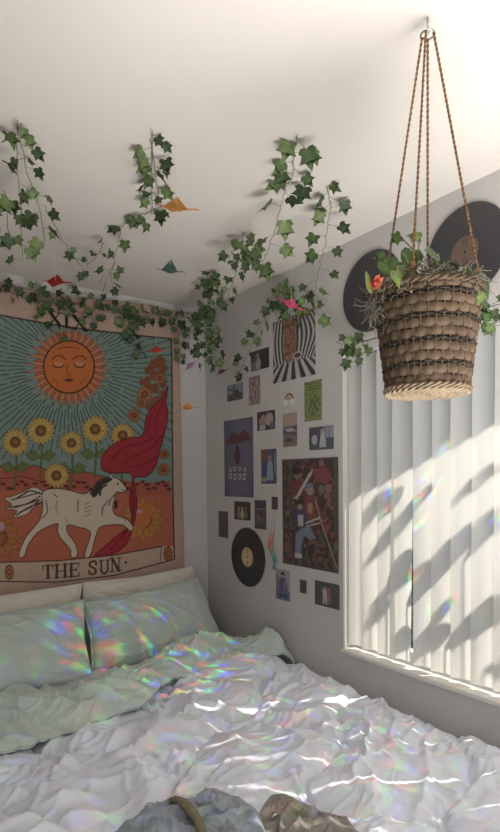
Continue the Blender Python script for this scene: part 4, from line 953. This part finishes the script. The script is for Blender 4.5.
# refracted sunlight: prism film on the panes throws small spectra (spot beams with a spectral pattern)
def prism(loc, target, deg, power, scale, rot, seed, thr=.12, disp=.05, size=.002):
    ld = bpy.data.lights.new('prism_light', 'SPOT'); o = bpy.data.objects.new('prism_light', ld); COL.objects.link(o)
    o.location = loc; o.rotation_euler = (Vector(target)-Vector(loc)).to_track_quat('-Z', 'Y').to_euler()
    ld.spot_size = math.radians(deg); ld.spot_blend = .6; ld.energy = power; ld.shadow_soft_size = size; ld.use_nodes = True
    T = ld.node_tree; N = T.nodes; L = T.links; em = N['Emission']
    tc = N.new('ShaderNodeTexCoord'); sep = N.new('ShaderNodeSeparateXYZ'); L.new(tc.outputs['Normal'], sep.inputs[0])
    comb = N.new('ShaderNodeCombineXYZ')
    for k in (0, 1):
        dv = N.new('ShaderNodeMath'); dv.operation = 'DIVIDE'; L.new(sep.outputs[k], dv.inputs[0]); L.new(sep.outputs[2], dv.inputs[1]); L.new(dv.outputs[0], comb.inputs[k])
    mp0 = N.new('ShaderNodeMapping'); mp0.inputs['Rotation'].default_value = (0, 0, rot); L.new(comb.outputs[0], mp0.inputs[0])
    cc = N.new('ShaderNodeCombineColor')
    for k in range(3):
        mp = N.new('ShaderNodeMapping'); mp.inputs['Location'].default_value = (disp*scale[0]*(k-1), seed, 0); mp.inputs['Scale'].default_value = (scale[0], scale[1], 1); L.new(mp0.outputs[0], mp.inputs[0])
        nz = N.new('ShaderNodeTexNoise'); nz.inputs['Scale'].default_value = 1; nz.inputs['Detail'].default_value = 1.5; L.new(mp.outputs[0], nz.inputs['Vector'])
        mr = N.new('ShaderNodeMapRange'); mr.interpolation_type = 'SMOOTHSTEP'; mr.inputs[1].default_value = .5+thr; mr.inputs[2].default_value = .5+thr+.14; L.new(nz.outputs['Fac'], mr.inputs[0]); L.new(mr.outputs[0], cc.inputs[k])
    L.new(cc.outputs[0], em.inputs['Color'])
    return o
ar = bpy.data.lights.new('bounce', 'AREA'); ao = bpy.data.objects.new('bounce_fill', ar); COL.objects.link(ao)  # added upward area lamp, imitates light bounced off the sunlit bed
ar.shape = 'RECTANGLE'; ar.size = 1.2; ar.size_y = 1.0; ar.spread = math.radians(130); ar.energy = 21; ar.color = (1, .97, .94)
ao.location = (1.05, .0, .75); ao.rotation_euler = Vector((.1, .12, .9)).to_track_quat('-Z', 'Y').to_euler()
a2 = bpy.data.lights.new('rear_fill', 'AREA'); a2o = bpy.data.objects.new('rear_fill', a2); COL.objects.link(a2o)  # added fill lamp to lift the far walls and pillows; no doorway there
a2.shape = 'RECTANGLE'; a2.size = .9; a2.size_y = 1.9; a2.energy = 15; a2.color = (.96, .98, 1)
a2o.location = (-.9, Y0+.02, 1.15); a2o.rotation_euler = Vector((.55, 1, 0)).to_track_quat('-Z', 'Z').to_euler()
for a in (((1.63,1.25,1.7), (.80,2.40,.79), 15, 42, (11,20), .9, 3., .0, .034), ((1.63,1.3,1.75), (1.12,2.2,.72), 32, 36, (13,30), 1.2, 8., .05, .028),
          ((1.63,1.2,1.6), (.98,2.45,.8), 12, 5, (16,26), .6, 5., .06, .03), ((1.62,.9,1.9), (.95,1.55,.68), 62, 12, (14,26), 1.9, 13., .07, .028), ((1.62,.7,1.9), (1.2,1.1,.68), 52, 8, (15,24), 2.3, 17., .08, .028),
          ((2.35,1.2,1.75), (1.7,1.28,1.35), 50, 34, (9,16), .7, 23., .1, .03)):
    prism(*a)
# ================================================================== CAMERA
cd = bpy.data.cameras.new('camera'); cam = bpy.data.objects.new('camera', cd); COL.objects.link(cam)
Mx = Matrix(((cr[0], cu[0], -fw[0], 0), (cr[1], cu[1], -fw[1], 0), (cr[2], cu[2], -fw[2], 1.5), (0, 0, 0, 1))); cam.matrix_world = Mx
cd.sensor_fit = 'HORIZONTAL'; cd.sensor_width = 36; cd.lens = F/500*36; cd.shift_y = 83/500; cd.clip_start = .02
S.camera = cam
S.view_settings.view_transform = 'Standard'; S.view_settings.look = 'None'; S.view_settings.gamma = 1; S.view_settings.exposure = .75
S.view_settings.use_curve_mapping = False
